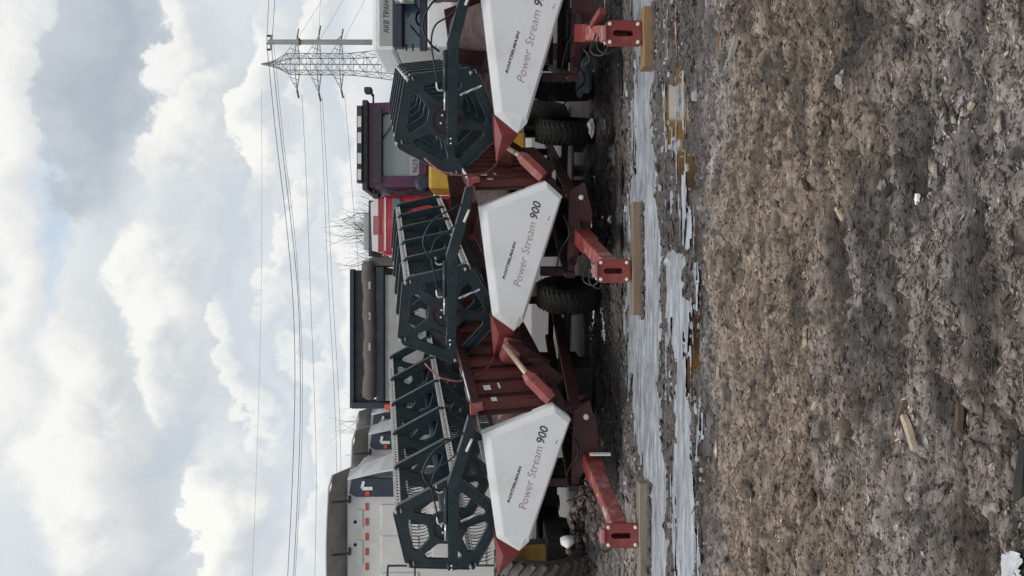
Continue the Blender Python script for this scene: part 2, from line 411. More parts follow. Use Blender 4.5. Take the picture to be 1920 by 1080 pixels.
def ground_height(X, Y, detail=True):
    ice, wat, v, yy = masks(X, Y)
    near = 1 - smooth(11, 16, np.hypot(X, Y))
    h = .035 + near * ((fbm(X * .9, Y * 1.9, 3, 1) - .5) * .17)
    h = h - near * np.maximum(0, .48 - fbm(X * 1.6 + 9, Y * 3.4, 4, 8, .6)) * .5
    h = h + near * np.maximum(0, fbm(X * 2.3 + 4, Y * 5.5, 4, 14, .62) - .52) * .22
    h = h - near * np.maximum(0, .47 - fbm(X * .55 + 21, Y * 8.5, 4, 150, .6)) * .42
    clod = (fbm(X * 4.2, Y * 10, 5, 5, .66) - .5) * .125
    clod += np.maximum(0, fbm(X * 13, Y * 26, 3, 11, .62) - .50) * .11 - np.maximum(0, .46 - fbm(X * 8 + 5, Y * 20, 4, 12, .62)) * .20
    tr = np.exp(-((Y - 3.05 - .12 * np.sin(X * 2)) / .12) ** 2) * .05 * smooth(-.6, .1, X) + np.exp(-((Y - 2.62) / .06) ** 2) * .05 * smooth(.2, -.2, X)
    h = h + near * clod - near * tr
    fine_ = fbm(X * 30, Y * 62, 2, 21, .6) - .5
    h = h + near * fine_ * .022
    h = h + np.clip(smooth(12.3, 9.9, Y), 0, 1) * 0
    k = smooth(-3, 4, np.maximum(ice, wat))
    low = -.055 + (fbm(X * 3, Y * 6, 4, 33) - .5) * .05
    h = h * (1 - k) + low * k
    flat = smooth(1316, 1338, v) * 1.0
    wetzone = smooth(1340, 1310, v) * smooth(8, 10, Y) * 0
    wz = (v < 1330) & (Y < 14)
    h = np.where(wz & (k < .5), h * .45, h)
    md = np.exp(-(((X + 4.1) / 1.15) ** 2 + ((Y - 11.9) / .9) ** 2)) * .34
    return h + md, ice, wat, v, yy
def axis(parts):
    o = []
    for a, b_, d in parts:
        n = max(1, int(round((b_ - a) / d))); o += list(np.linspace(a, b_, n, endpoint=False))
    o.append(parts[-1][1]); return np.array(o)
ys_ = axis([(-60, -5, 11), (-5, 1.2, 1.0), (1.2, 2.0, .05), (2.0, 3.2, .0125), (3.2, 5.0, .018), (5.0, 8.0, .022), (8.0, 11, .035), (11, 16, .12), (16, 40, 1.5), (40, 200, 20), (200, 3000, 350)])
xs_ = axis([(-1600, -100, 300), (-100, -12, 8), (-12, -5, .35), (-5, -2.2, .05), (-2.2, 2.2, .016), (2.2, 5, .05), (5, 12, .35), (12, 100, 8), (100, 1600, 300)])
GX, GY = np.meshgrid(xs_, ys_)
GH, gi, gw, gv, gyy = ground_height(GX, GY)
def grid_mesh(name, GX, GY, GZ, keep=None):
    ny, nx = GX.shape
    vs = np.stack([GX, GY, GZ], -1).reshape(-1, 3)
    idx = np.arange(ny * nx).reshape(ny, nx)
    q = np.stack([idx[:-1, :-1], idx[:-1, 1:], idx[1:, 1:], idx[1:, :-1]], -1).reshape(-1, 4)
    if keep is not None: q = q[keep.reshape(-1)]
    used = np.unique(q); rm = -np.ones(ny * nx, int); rm[used] = np.arange(len(used)); q = rm[q]; vs = vs[used]
    me = bpy.data.meshes.new(name)
    me.vertices.add(len(vs)); me.vertices.foreach_set('co', vs.ravel().astype(np.float32))
    me.loops.add(len(q) * 4); me.loops.foreach_set('vertex_index', q.ravel().astype(np.int32))
    me.polygons.add(len(q)); me.polygons.foreach_set('loop_start', np.arange(0, len(q) * 4, 4, dtype=np.int32))
    me.polygons.foreach_set('use_smooth', np.ones(len(q), bool))
    me.update(calc_edges=True); me.validate()
    return me, used
gme, used = grid_mesh('ground', GX, GY, GH)
# soil type: damp with painted crevice shade, and how brown
def zones(X, Y, v, yy, ice, wat):
    k = np.maximum(ice, wat)
    w = smooth(-26, 3, k) * .85
    w = np.maximum(w, smooth(1185, 1165, v) * (Y < 40) * (.90 - .40 * smooth(840, 930, yy)))
    w = np.maximum(w, smooth(1345, 1318, v + (fbm(X * 3, Y * 5, 4, 77) - .5) * 50) * smooth(1190, 1215, v) * .82)
    w = np.maximum(w, smooth(.58, .76, fbm(X * 1.1 + 3, Y * 3.4, 5, 71, .6)) * .80 * (v > 1330))
    w = np.maximum(w, np.clip(1.15 - ((v - 1720) / 50) ** 2 - ((yy - 310) / 135) ** 2 + (fbm(X * 5, Y * 8, 4, 81) - .5) * 1.7, 0, 1))
    w = np.maximum(w, np.clip(1.1 - ((v - 1612) / 32) ** 2 - ((yy - 90) / 120) ** 2 + (fbm(X * 5, Y * 8, 4, 82) - .5) * 1.7, 0, 1))
    w = np.maximum(w, np.clip(.9 - ((v - 1870) / 60) ** 2 - ((yy - 560) / 160) ** 2 + (fbm(X * 6, Y * 8, 4, 83) - .5) * 1.9, 0, 1) * .85)
    w = np.maximum(w, np.clip(.7 - ((v - 1660) / 60) ** 2 - ((yy - 640) / 220) ** 2 + (fbm(X * 4, Y * 7, 4, 84) - .5) * 2.2, 0, 1) * .7)
    w = np.maximum(w, smooth(.45, .36, fbm(X * 8 + 5, Y * 20, 4, 12, .62)) * .80 * (Y > 1.5) * (Y < 14))  # shade of clod crevices painted in, along with damp
    w = np.maximum(w, smooth(.46, .35, fbm(X * .55 + 21, Y * 8.5, 4, 150, .6)) * .85 * (Y > 1.5) * (Y < 14))  # long ruts darkened the same way, shade and damp together
    n = (fbm(X * 1.3, Y * 2.4, 5, 90, .6) - .5)
    br = smooth(1720, 1460, v + n * 420) * smooth(1325, 1400, v + n * 160)
    br = np.clip(br + (fbm(X * 2.2, Y * 6, 5, 93, .6) - .38) * 1.5 * smooth(1400, 1520, v), 0, 1)
    return w, br
wet_shade, brown = zones(GX, GY, gv, gyy, gi, gw)
for nm, arr in (('wet_shade', wet_shade), ('brown', brown)):
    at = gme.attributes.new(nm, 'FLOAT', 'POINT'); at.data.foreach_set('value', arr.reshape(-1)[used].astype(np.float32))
def soilmat(name, island=0.0, attrs=True):
    m = bpy.data.materials.new(name); m.use_nodes = True; t = m.node_tree; b = t.nodes['Principled BSDF']
    L = t.links.new
    tcn = t.nodes.new('ShaderNodeTexCoord')
    mpn = t.nodes.new('ShaderNodeMapping'); mpn.inputs[3].default_value = (.32, 1.25, 1); L(tcn.outputs['Object'], mpn.inputs[0])
    def nz(sc, det=8, r=.65):
        n = t.nodes.new('ShaderNodeTexNoise'); n.inputs['Scale'].default_value = sc; n.inputs['Detail'].default_value = det; n.inputs['Roughness'].default_value = r
        L(mpn.outputs[0], n.inputs['Vector']); return n.outputs[0]
    def mr(x, a, bb, c, d):
        n = t.nodes.new('ShaderNodeMapRange'); L(x, n.inputs[0])
        for i, q in enumerate((a, bb, c, d)): n.inputs[i + 1].default_value = q
        return n.outputs[0]
    def mx(f, a, bb, bl='MIX'):
        n = t.nodes.new('ShaderNodeMix'); n.data_type = 'RGBA'; n.blend_type = bl
        if isinstance(f, (int, float)): n.inputs[0].default_value = f
        else: L(f, n.inputs[0])
        for i, q in ((6, a), (7, bb)):
            if isinstance(q, tuple): n.inputs[i].default_value = (*q, 1)
            else: L(q, n.inputs[i])
        return n.outputs[2]
    aw = t.nodes.new('ShaderNodeAttribute'); aw.attribute_name = 'wet_shade'
    ab = t.nodes.new('ShaderNodeAttribute'); ab.attribute_name = 'brown'
    grey = mx(mr(nz(28), .35, .65, 0, 1), (.25, .226, .216), (.54, .495, .48))
    brn = mx(mr(nz(31), .35, .65, 0, 1), (.235, .182, .14), (.52, .42, .335))
    c = mx(ab.outputs['Fac'], grey, brn)
    c = mx(mr(nz(60, 6), .44, .64, 0, .62), c, (.085, .074, .066))
    c = mx(mr(nz(120, 4), .58, .66, 0, .6), c, (.52, .47, .42))
    mps = t.nodes.new('ShaderNodeMapping'); mps.inputs[3].default_value = (.16, 1.5, 1); L(tcn.outputs['Object'], mps.inputs[0])
    ns = t.nodes.new('ShaderNodeTexNoise'); ns.inputs['Scale'].default_value = 17; ns.inputs['Detail'].default_value = 7; ns.inputs['Roughness'].default_value = .68; L(mps.outputs[0], ns.inputs['Vector'])
    c = mx(1.0, c, mx(mr(ns.outputs[0], .34, .66, 0, 1), (.45, .42, .41), (1.42, 1.41, 1.41)), 'MULTIPLY')
    if island:
        g = t.nodes.new('ShaderNodeNewGeometry')
        r = t.nodes.new('ShaderNodeValToRGB'); L(g.outputs['Random Per Island'], r.inputs[0])
        e = r.color_ramp.elements; e[0].position = 0; e[0].color = (.20, .19, .185, 1); e[1].position = 1; e[1].color = (2.9, 2.7, 2.5, 1)
        x = e.new(.5); x.color = (.75, .73, .70, 1)
        x = e.new(.90); x.color = (1.5, 1.42, 1.32, 1)
        c = mx(1.0, c, r.outputs[0], 'MULTIPLY')
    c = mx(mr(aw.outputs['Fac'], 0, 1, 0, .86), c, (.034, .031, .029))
    L(c, b.inputs['Base Color'])
    L(mr(aw.outputs['Fac'], 0, 1, .92, .58), b.inputs['Roughness'])
    b.inputs['Specular IOR Level'].default_value = .3
    bp = t.nodes.new('ShaderNodeBump'); bp.inputs['Strength'].default_value = 1.0; bp.inputs['Distance'].default_value = .02
    L(nz(70, 8, .7), bp.inputs['Height']); L(bp.outputs[0], b.inputs['Normal'])
    return m
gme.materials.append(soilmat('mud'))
link('ground', gme, kind='structure')
# ice and slush sheets
ix, iy = np.meshgrid(axis([(-5.5, 5.5, .018)]), axis([(5.9, 10.6, .014)]))
ih, ii, iw, _, _ = ground_height(ix, iy)
iz = -.014 + (fbm(ix * 2.2, iy * 11, 5, 101, .6) - .5) * .045
kk = (ii + (fbm(ix * 2.6, iy * 15, 5, 120, .55) - .455) * 44 > -1.0)
kc = kk[:-1, :-1] & kk[1:, 1:] & kk[:-1, 1:] & kk[1:, :-1]
ime, _ = grid_mesh('ice_sheet', ix, iy, iz, kc)
M['ice'] = mat('dirty_ice', (.35, .37, .405), .25, 0, .32, 4, .45, 30, (.13, .122, .12), .95, 6)
for n_i in M['ice'].node_tree.nodes:
    if n_i.bl_idname == 'ShaderNodeMapping': n_i.inputs[3].default_value = (.45, 2.0, 1)
ime.materials.append(M['ice'])
link('ice_sheet', ime, kind='structure')
# puddle water
def water(name, col, rough=.10):
    m = bpy.data.materials.new(name); m.use_nodes = True; b = m.node_tree.nodes['Principled BSDF']
    b.inputs['Base Color'].default_value = (*col, 1); b.inputs['Roughness'].default_value = rough; b.inputs['Specular IOR Level'].default_value = .75
    n = m.node_tree.nodes.new('ShaderNodeTexNoise'); n.inputs['Scale'].default_value = 5; n.inputs['Detail'].default_value = 4
    bp = m.node_tree.nodes.new('ShaderNodeBump'); bp.inputs['Strength'].default_value = .25; bp.inputs['Distance'].default_value = .01
    m.node_tree.links.new(n.outputs[0], bp.inputs['Height']); m.node_tree.links.new(bp.outputs[0], b.inputs['Normal'])
    return m
wm = water('puddle_water', (.035, .028, .025))
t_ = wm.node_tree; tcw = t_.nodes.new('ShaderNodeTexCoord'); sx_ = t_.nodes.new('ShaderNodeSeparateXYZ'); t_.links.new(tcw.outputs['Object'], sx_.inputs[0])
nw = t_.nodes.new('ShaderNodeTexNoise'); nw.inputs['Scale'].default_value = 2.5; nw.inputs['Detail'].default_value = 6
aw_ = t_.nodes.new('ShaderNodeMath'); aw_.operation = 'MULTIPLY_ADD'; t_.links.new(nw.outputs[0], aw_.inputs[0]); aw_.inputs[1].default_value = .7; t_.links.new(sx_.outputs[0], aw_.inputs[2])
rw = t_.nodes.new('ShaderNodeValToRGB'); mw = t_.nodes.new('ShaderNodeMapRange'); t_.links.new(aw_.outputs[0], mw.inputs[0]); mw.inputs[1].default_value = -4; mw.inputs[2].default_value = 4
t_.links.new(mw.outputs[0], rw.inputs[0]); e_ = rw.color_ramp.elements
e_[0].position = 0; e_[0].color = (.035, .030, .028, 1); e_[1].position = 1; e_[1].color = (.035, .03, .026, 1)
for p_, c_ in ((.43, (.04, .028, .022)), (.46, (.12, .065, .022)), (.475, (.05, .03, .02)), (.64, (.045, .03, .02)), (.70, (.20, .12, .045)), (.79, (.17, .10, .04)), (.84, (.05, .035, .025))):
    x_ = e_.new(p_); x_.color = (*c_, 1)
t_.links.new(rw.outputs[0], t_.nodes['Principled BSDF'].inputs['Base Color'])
MB().add([(-4.8, 5.6, -.030), (4.8, 5.6, -.030), (4.8, 8.0, -.030), (-4.8, 8.0, -.030)], [(0, 1, 2, 3)]).build('puddle_water', wm, kind='structure')
MB().add([(-5, 10.05, -.002), (6, 10.05, -.002), (6, 14.5, -.002), (-5, 14.5, -.002)], [(0, 1, 2, 3)]).build('puddle_water', water('meltwater', (.03, .028, .027), .14), kind='structure')
# loose crumbs of soil, bark and gravel
def crumbs(n, x0, x1, y0, y1, s0, s1, name, material, fan=.5, ywt=1.6, avoid=True, dark=False):
    u = rng.random(n); y = y0 + (y1 - y0) * u ** ywt
    x = (rng.random(n) * 2 - 1) * (np.minimum(y * fan + .5, 4.2))
    h, ice, wat, v, yy = ground_height(x, y)
    ok = (np.maximum(ice, wat) < 1) if avoid else np.ones(n, bool)
    x, y, h = x[ok], y[ok], h[ok]; v, yy = v[ok], yy[ok]; n = len(x)
    s = s0 + (s1 - s0) * rng.random(n) ** 3.2
    base = np.array([(1, 0, 0), (0, 1, 0), (-1, 0, 0), (0, -1, 0), (0, 0, 1), (0, 0, -1)], float)
    vv = base[None] * (0.6 + .8 * rng.random((n, 6, 1)))
    el = 1 + 2.8 * rng.random(n) ** 1.5
    vv[:, :, 0] *= (el * s)[:, None]; vv[:, :, 1] *= (s * .8)[:, None]; vv[:, :, 2] *= (s * .55)[:, None]
    a = rng.normal(0, .5, n); tl = (rng.random(n) - .5) * 1.0
    cz, sz = np.cos(tl)[:, None], np.sin(tl)[:, None]
    X_, Z_ = vv[:, :, 0] * cz - vv[:, :, 2] * sz, vv[:, :, 0] * sz + vv[:, :, 2] * cz
    ca, sa = np.cos(a)[:, None], np.sin(a)[:, None]
    wx = X_ * ca - vv[:, :, 1] * sa + x[:, None]; wy = X_ * sa + vv[:, :, 1] * ca + y[:, None]; wz = Z_ + (h + s * .25)[:, None]
    vs = np.stack([wx, wy, wz], -1).reshape(-1, 3)
    f = np.array([(0, 1, 4), (1, 2, 4), (2, 3, 4), (3, 0, 4), (1, 0, 5), (2, 1, 5), (3, 2, 5), (0, 3, 5)])
    fs = (f[None] + (np.arange(n) * 6)[:, None, None]).reshape(-1, 3)
    me = bpy.data.meshes.new(name)
    me.vertices.add(len(vs)); me.vertices.foreach_set('co', vs.ravel().astype(np.float32))
    me.loops.add(fs.size); me.loops.foreach_set('vertex_index', fs.ravel().astype(np.int32))
    me.polygons.add(len(fs)); me.polygons.foreach_set('loop_start', np.arange(0, fs.size, 3, dtype=np.int32))
    me.update(calc_edges=True); me.validate()
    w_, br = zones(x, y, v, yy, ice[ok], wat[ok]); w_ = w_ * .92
    for nm, arr in (('wet_shade', w_), ('brown', br)):
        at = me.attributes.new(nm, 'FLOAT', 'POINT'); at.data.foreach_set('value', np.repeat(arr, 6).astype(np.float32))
    me.materials.append(material)
    return link(name, me, kind='stuff')
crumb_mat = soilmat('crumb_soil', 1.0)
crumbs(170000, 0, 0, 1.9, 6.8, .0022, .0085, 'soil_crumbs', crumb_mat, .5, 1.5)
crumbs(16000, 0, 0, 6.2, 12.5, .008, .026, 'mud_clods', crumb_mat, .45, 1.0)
crumbs(700, 0, 0, 2.0, 8.0, .012, .034, 'gravel', crumb_mat, .5, 1.0)

mb = MB(); ri = random.Random(21); cnt = 0
while cnt < 420:
    x_, y_ = ri.uniform(-3.6, 3.6), ri.uniform(6.0, 9.9)
    hh, i_, w_, v_, yy_ = ground_height(np.array([x_]), np.array([y_]))
    if not (-30 < i_[0] < 6): 
        if ri.random() > .03: continue
    cnt += 1; s_ = .007 + .035 * ri.random() ** 4; a_ = ri.random() * 6
    pts_ = [(math.cos(a_ + k * 1.05) * s_ * ri.uniform(.7, 1.9), math.sin(a_ + k * 1.05) * s_ * ri.uniform(.5, 1.1)) for k in range(6)]
    z_ = max(float(hh[0]), -.03) + .004; t_h = s_ * ri.uniform(.3, .7)
    mb.add([(x_ + p[0], y_ + p[1], z_ - .01) for p in pts_] + [(x_ + p[0] * .8, y_ + p[1] * .8, z_ + t_h) for p in pts_], [tuple(range(6, 12))] + [(k, (k + 1) % 6, 6 + (k + 1) % 6, 6 + k) for k in range(6)])
mb.build('ice_fragments', mat('broken_ice', (.40, .42, .45), .4, 0, .3, 6, .3, 40, (.14, .125, .12), .8, 9, island=.35), None, kind='stuff')
# ------------------------------------------------------------------ harvester headers
es = (Fw + Rt * ((1000 - 540) / FPX) - Up * ((705 - 960) / FPX)).normalized()   # along the reel
ex = es.cross(Vector((0, 0, 1))).normalized(); ez = ex.cross(es)
HROT = Matrix((ex, es, ez)).transposed()
eh = Vector((es.x, es.y, 0)).normalized()
TROT = Matrix((ex, eh, Vector((0, 0, 1)))).transposed()
RC = (-.25, -.06); RR = .75
def spider_plate(base):
    def pol(r, a): return (r * math.cos(a), r * math.sin(a))
    outer = []
    for k in range(5):
        a = base + k * math.radians(72)
        for d in (-5, 5): outer.append(pol(RR * 1.0, a + math.radians(d)))
    holes = []
    for k in range(5):
        mid = base + math.radians(36 + 72 * k); c, s_ = math.cos(mid), math.sin(mid)
        def q(r, t): return (r * c - t * s_, r * s_ + t * c)
        holes.append([q(.505, -.20), q(.505, .20), q(.47, .255), q(.42, .25), q(.275, .115), q(.255, .08), q(.255, -.08), q(.275, -.115), q(.42, -.25), q(.47, -.255)])
        holes.append([q(.558, -.15), q(.558, .15), q(.545, .16), q(.545, -.16)])
    return plate_mesh('reel_spider', outer, holes, .022, .008, M['steel_dark'])
NSP = 6; PITCHS = 1.0; S0 = .52
def tine_bat(base_angle):
    """fingers hanging from one bat, all pointing down"""
    mb = MB(); cx, cz = RC[0] + RR * .955 * math.cos(base_angle), RC[1] + RR * .955 * math.sin(base_angle)
    n = int((NSP - 1) * PITCHS / .074)
    for i in range(n):
        y = S0 + .06 + i * .074
        if (y - S0) % PITCHS < .04: continue
        prof = [(0.0, -.03, .007), (-.018, -.13, .006), (-.01, -.22, .005), (.02, -.295, .003)]
        vs = []; fs = []
        for (px, pz, w) in prof:
            vs += [(cx + px - w, y - .003, cz + pz), (cx + px + w, y - .003, cz + pz), (cx + px + w, y + .003, cz + pz), (cx + px - w, y + .003, cz + pz)]
        for j in range(3):
            for k in range(4): fs.append((j * 4 + k, j * 4 + (k + 1) % 4, j * 4 + 4 + (k + 1) % 4, j * 4 + 4 + k))
        mb.add(vs, fs)
    return mb, cx, cz
PANEL_OUT = [(1.345, -.475), (1.66, -1.355), (1.46, -1.575), (-.26, -1.07), (-.39, -.94), (-.155, -.65)]
PANEL_IN = [(1.30, -.57), (1.585, -1.365), (1.43, -1.535), (-.165, -1.055), (-.165, -1.0), (-.085, -.735)]
def side_panel_mesh():
    mb = MB(); n = 6
    o0 = [(x, .035, z) for x, z in PANEL_OUT]; o1 = [(x, .15, z) for x, z in PANEL_OUT]
    i0 = [(x, 0.0, z) for x, z in PANEL_IN]
    vs = i0 + o0 + o1
    fs = [(0, 1, 2, 3, 4, 5)]
    for k in range(n):
        j = (k + 1) % n
        fs.append((n + k, n + j, j, k)); fs.append((2 * n + k, 2 * n + j, n + j, n + k))
    fs.append(tuple(range(3 * n - 1, 2 * n - 1, -1)))
    mb.add(vs, fs)
    me = mb.mesh('side_panel', M['white'])
    bm = bmesh.new(); bm.from_mesh(me)
    bmesh.ops.bevel(bm, geom=list(bm.edges), offset=.006, segments=2, affect='EDGES')
    bm.to_mesh(me); bm.free(); return me
PANEL_ME = side_panel_mesh()
PIPE = [(-.78, .1, -.685), (-.84, -.1, -.56), (-.85, -.3, -.41), (-.83, -.5, -.15), (-.80, -.5, .02), (-.76, -.45, .15), (-.64, -.3, .3)]
def place_text(parent, me, at, ang, y):
    o = link('lettering', me, parent)
    a = math.radians(ang)
    X = Vector((math.cos(a), 0, math.sin(a))); Yv = Vector((-math.sin(a), 0, math.cos(a))); Zv = Vector((0, -1, 0))
    R = Matrix((X, Yv, Zv)).transposed().to_4x4(); R.translation = Vector((at[0], y, at[1])); o.matrix_local = R
    return o
TX1 = text_mesh('Power Stream', .165, M['letters_red'], .28, 1.0, -.0030)
TX2 = text_mesh('900', .165, M['letters_dark'], .28, 1.0, .0012)
TX3 = text_mesh('ROSTSELMASH', .046, M['letters_dark'], .3, 1.35, .0012, spacing=1.08)
LENP, LENN = mesh_width(TX1), mesh_width(TX2)
def make_header(hub, base_deg, label, full):
    t = thing('grain_header', label, 'combine header', hub, HROT, 'grain headers parked on trailers')
    base = math.radians(base_deg)
    # white end cover
    pn = link('side_panel', PANEL_ME, t)
    k = 1.17 / (LENP + LENN + .05)
    a = math.radians(-13.3)
    def scaled(me): q = me.copy(); q.transform(Matrix.Diagonal((k, k, 1, 1))); return q
    place_text(pn, scaled(TX1), (.24, -1.012), -13.3, -.003)
    d = (LENP + .05) * k
    place_text(pn, scaled(TX2), (.24 + d * math.cos(a), -1.012 + d * math.sin(a)), -13.3, -.003)
    q = TX3.copy(); w = mesh_width(q); q.transform(Matrix.Diagonal((.53 / w, 1, 1, 1)))
    place_text(pn, q, (.37, -.80), -17, -.003)
    st = MB()
    st.box((1.17, -.0015, -1.385), (.02, .003, .012)); st.box((1.20, -.0015, -1.40), (.012, .003, .012)); st.build('fastener', M['letters_dark'], pn)
    # red pointed crop divider and its bent guide pipe
    mb = MB()
    A, B, Cc = (-.145, -.63), (-.40, -.955), (-.78, -.67)
    mb.add([(A[0], .03, A[1]), (B[0], .03, B[1]), (Cc[0], .10, Cc[1]), (A[0], .26, A[1]), (B[0], .26, B[1]), (-.42, .0, -.73)],
           [(0, 5, 2), (1, 2, 5), (0, 1, 5), (3, 2, 4), (0, 2, 3), (1, 4, 2), (0, 3, 4, 1)])
    mb.build('crop_divider', M['red'], t)
    pts = bez(PIPE, 5)
    MB().tube(pts, .013, 8).build('guide_pipe', M['redworn'], t)
    # reel
    pm = spider_plate(base); pm2 = None
    hubm = MB().lathe([(0.0, -.05), (.05, -.05), (.055, -.03), (.12, -.03), (.125, -.02), (.185, -.02), (.19, -.032), (.235, -.032), (.24, 0), (.0, .0)], (RC[0], S0, RC[1]), (0, 1, 0), 40, False).mesh('hub', M['ring'])
    fl_ = MB()
    for k in range(5):
        a1_, a2_ = base + k * math.radians(72) + .09, base + (k + 1) * math.radians(72) - .09
        p_ = (math.cos(a1_) * (RR + .004), 0, math.sin(a1_) * (RR + .004)); q_ = (math.cos(a2_) * (RR + .004), 0, math.sin(a2_) * (RR + .004))
        m2 = (a1_ + a2_) / 2
        fl_.bar(p_, q_, .055, .010, .002, up=(math.cos(m2), 0, math.sin(m2)))
    flm = fl_.mesh('rim_glint', M['glint_grey'])  # strips added along the rims, sky highlight put into their colour
    for i in range(NSP):
        sp = link('reel_spider', pm, t); link('rim_glint', flm, sp); sp.location = (RC[0], S0 + i * PITCHS, RC[1])
        if i == 0:
            link('hub_ring', hubm, t)
            for j in range(5):
                aa = base + j * 1.2566
                MB().lathe([(0, -.045), (.014, -.045), (.016, -.02)], (RC[0] + .09 * math.cos(aa), S0, RC[1] + .09 * math.sin(aa)), (0, 1, 0), 10).build('bolt', M['galv'], t)
            MB().lathe([(0, -.075), (.024, -.07), (.028, -.04)], (RC[0], S0, RC[1]), (0, 1, 0), 14).build('shaft_end', M['galv'], t)
    MB().tube([(RC[0], S0 - .02, RC[1]), (RC[0], S0 + (NSP - 1) * PITCHS, RC[1])], .075, 14).build('reel_shaft', M['steel_dark'], t)
    L = (NSP - 1) * PITCHS + .06 + 0
    for j in range(5):
        aa = base + j * math.radians(72)
        mb, cx, cz = tine_bat(aa)
        rad = Vector((math.cos(aa), 0, math.sin(aa))); tan = Vector((-rad.z, 0, rad.x))
        b = MB()
        b.bar((cx, S0 - .06, cz), (cx, S0 + L, cz), .028, .092, .004)
        b.bar((cx + .016, S0 - .04, cz - .034), (cx + .016, S0 + L, cz - .034), .034, .012)
        b.bar((cx - .016, S0 - .04, cz + .034), (cx - .016, S0 + L, cz + .034), .034, .012)
        bo = b.build('reel_bat', M['galv'], t)
        c2 = MB()
        n = int((L - S0) / .074)
        for i in range(n):
            y = S0 + .06 + i * .074
            c2.box((cx, y, cz - .006), (.034, .024, .026))
        c2.build('tine_clip', M['tine'], bo, kind='stuff')
        mb.build('tine', M['tine'], bo, kind='stuff')
        for e in (S0 - .05,):
            MB().lathe([(0, -.03), (.028, -.03), (.028, .02), (.0, .02)], (cx, e, cz), (0, 1, 0), 12).build('bat_end_cap', M['steel_dark'], t)
    # arm, lift cylinder, tensioner, hoses
    arm = MB()
    ap = [(-.50, -.075), (.74, -.11), (1.34, -.29), (1.62, -.345)]
    up2 = lambda p, w: (p[0], p[1] + w); dn2 = lambda p, w: (p[0], p[1] - w)
    wd = [.058, .074, .066, .045]
    poly = [up2(p, w) for p, w in zip(ap, wd)] + [dn2(p, w) for p, w in reversed(list(zip(ap, wd)))]
    arm.prism(poly, -.04, .055); arm.build('reel_arm', M['steel_dark'], t)
    MB().box((-.46, .01, -.075), (.10, .12, .14), None, .015).build('bearing_block', M['steel_dark'], t)
    MB().tube([(RC[0], .02, -.085), (RC[0], S0, RC[1])], .05, 12).build('stub_shaft', M['steel_dark'], t)
    for x in (-.49, -.43): MB().lathe([(0, -.065), (.013, -.065), (.015, -.045)], (x, 0, -.06), (0, 1, 0), 10).build('bolt', M['silver'], t)
    cy = MB(); cy.tube([(.17, .0, .0), (.66, .0, -.018)], .030, 12); cy.build('lift_cylinder', M['steel_dark'], t)
    MB().tube([(-.08, .0, .008), (.17, .0, .0)], .014, 10).build('cylinder_rod', M['silver'], t)
    for x in (.17, .62): MB().tube(bez([(x, 0, .02), (x, -.01, .075), (x + .03, -.01, .10), (x + .10, -.01, .105)], 4), .012, 8).build('hydraulic_fitting', M['galv'], t)
    MB().tube([(.10, .10, -.20), (.22, .09, -.48)], .016, 10).build('tension_rod', M['silver'], t)
    MB().tube(bez([(.25, -.01, .09), (.50, -.03, .13), (.75, -.04, .16), (.95, -.03, .10), (1.06, 0, -.08), (1.2, .03, -.22)], 6), .011, 8).build('hose', M['hose'], t)
    MB().tube(bez([(.64, -.01, .06), (.74, -.05, .18), (.95, -.05, .26), (1.22, -.05, .12), (1.38, .0, -.2), (1.44, .08, -.36)], 6), .013, 8).build('hose', M['hose'], t)
    MB().tube(bez([(1.18, -.045, -.27), (1.34, -.045, -.34)], 3), .018, 8).build('hydraulic_fitting', M['galv'], t)
    # frame beam, rear wall with pressed ribs
    LB = (NSP - 1) * PITCHS + .4
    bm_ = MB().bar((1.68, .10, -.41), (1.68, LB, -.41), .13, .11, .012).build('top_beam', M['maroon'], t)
    dec = MB()
    for (y0, y1) in ((.30, .58), (.62, .86), (.90, 1.10)): dec.box((1.705, (y0 + y1) / 2, -.353), (.055, (y1 - y0), .004))
    dec.build('sticker', M['whitetape'], bm_)
    MB().prism([(1.42, -.34), (1.74, -.335), (1.745, -.48), (1.68, -.49), (1.66, -.40), (1.42, -.42)], .02, .13).build('beam_bracket', M['redworn'], t)
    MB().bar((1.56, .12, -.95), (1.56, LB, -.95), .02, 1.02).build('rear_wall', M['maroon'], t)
    rb = MB().prism([(1.572, 0), (1.66, .04), (1.66, .16), (1.572, .20)], -.51, .51)
    rm = rb.mesh('wall_rib', M['ribred'])
    rm.transform(Matrix(((1, 0, 0, 0), (0, 0, 1, 0), (0, 1, 0, 0), (0, 0, 0, 1)))); rm.flip_normals()
    for i in range(20):
        r = link('wall_rib', rm, t); r.location = (0, .22 + i * .44, -.96)
    for (y, z, w, h) in ((.32, -.66, .10, .07), (.66, -.62, .14, .09), (.70, -.78, .16, .025)):
        MB().box((1.664, y, z), (.004, w, h)).build('sticker', M['whitetape'], t)
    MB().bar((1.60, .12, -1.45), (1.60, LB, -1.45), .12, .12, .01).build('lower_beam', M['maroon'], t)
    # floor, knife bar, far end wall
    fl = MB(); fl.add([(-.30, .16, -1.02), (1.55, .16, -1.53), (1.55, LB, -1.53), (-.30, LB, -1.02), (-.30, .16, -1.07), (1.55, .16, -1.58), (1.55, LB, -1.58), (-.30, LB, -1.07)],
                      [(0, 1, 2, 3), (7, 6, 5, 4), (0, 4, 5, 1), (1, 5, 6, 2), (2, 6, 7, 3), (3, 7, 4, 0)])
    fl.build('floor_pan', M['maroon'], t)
    kb = MB()
    for i in range(int(LB / .0762)):
        y = .2 + i * .0762
        kb.add([(-.30, y - .02, -1.03), (-.30, y + .02, -1.03), (-.43, y, -1.05), (-.30, y, -1.06)], [(0, 1, 2), (0, 2, 3), (1, 3, 2)])
    kb.build('knife_finger', M['galv'], t, kind='stuff')
    MB().prism(PANEL_OUT, LB, LB + .12).build('far_panel', M['maroon'], t)
    # auger
    ag = MB(); ar, fr_, az = (.27, .36, -.86) if full == 2 else (.20, .27, -1.02)
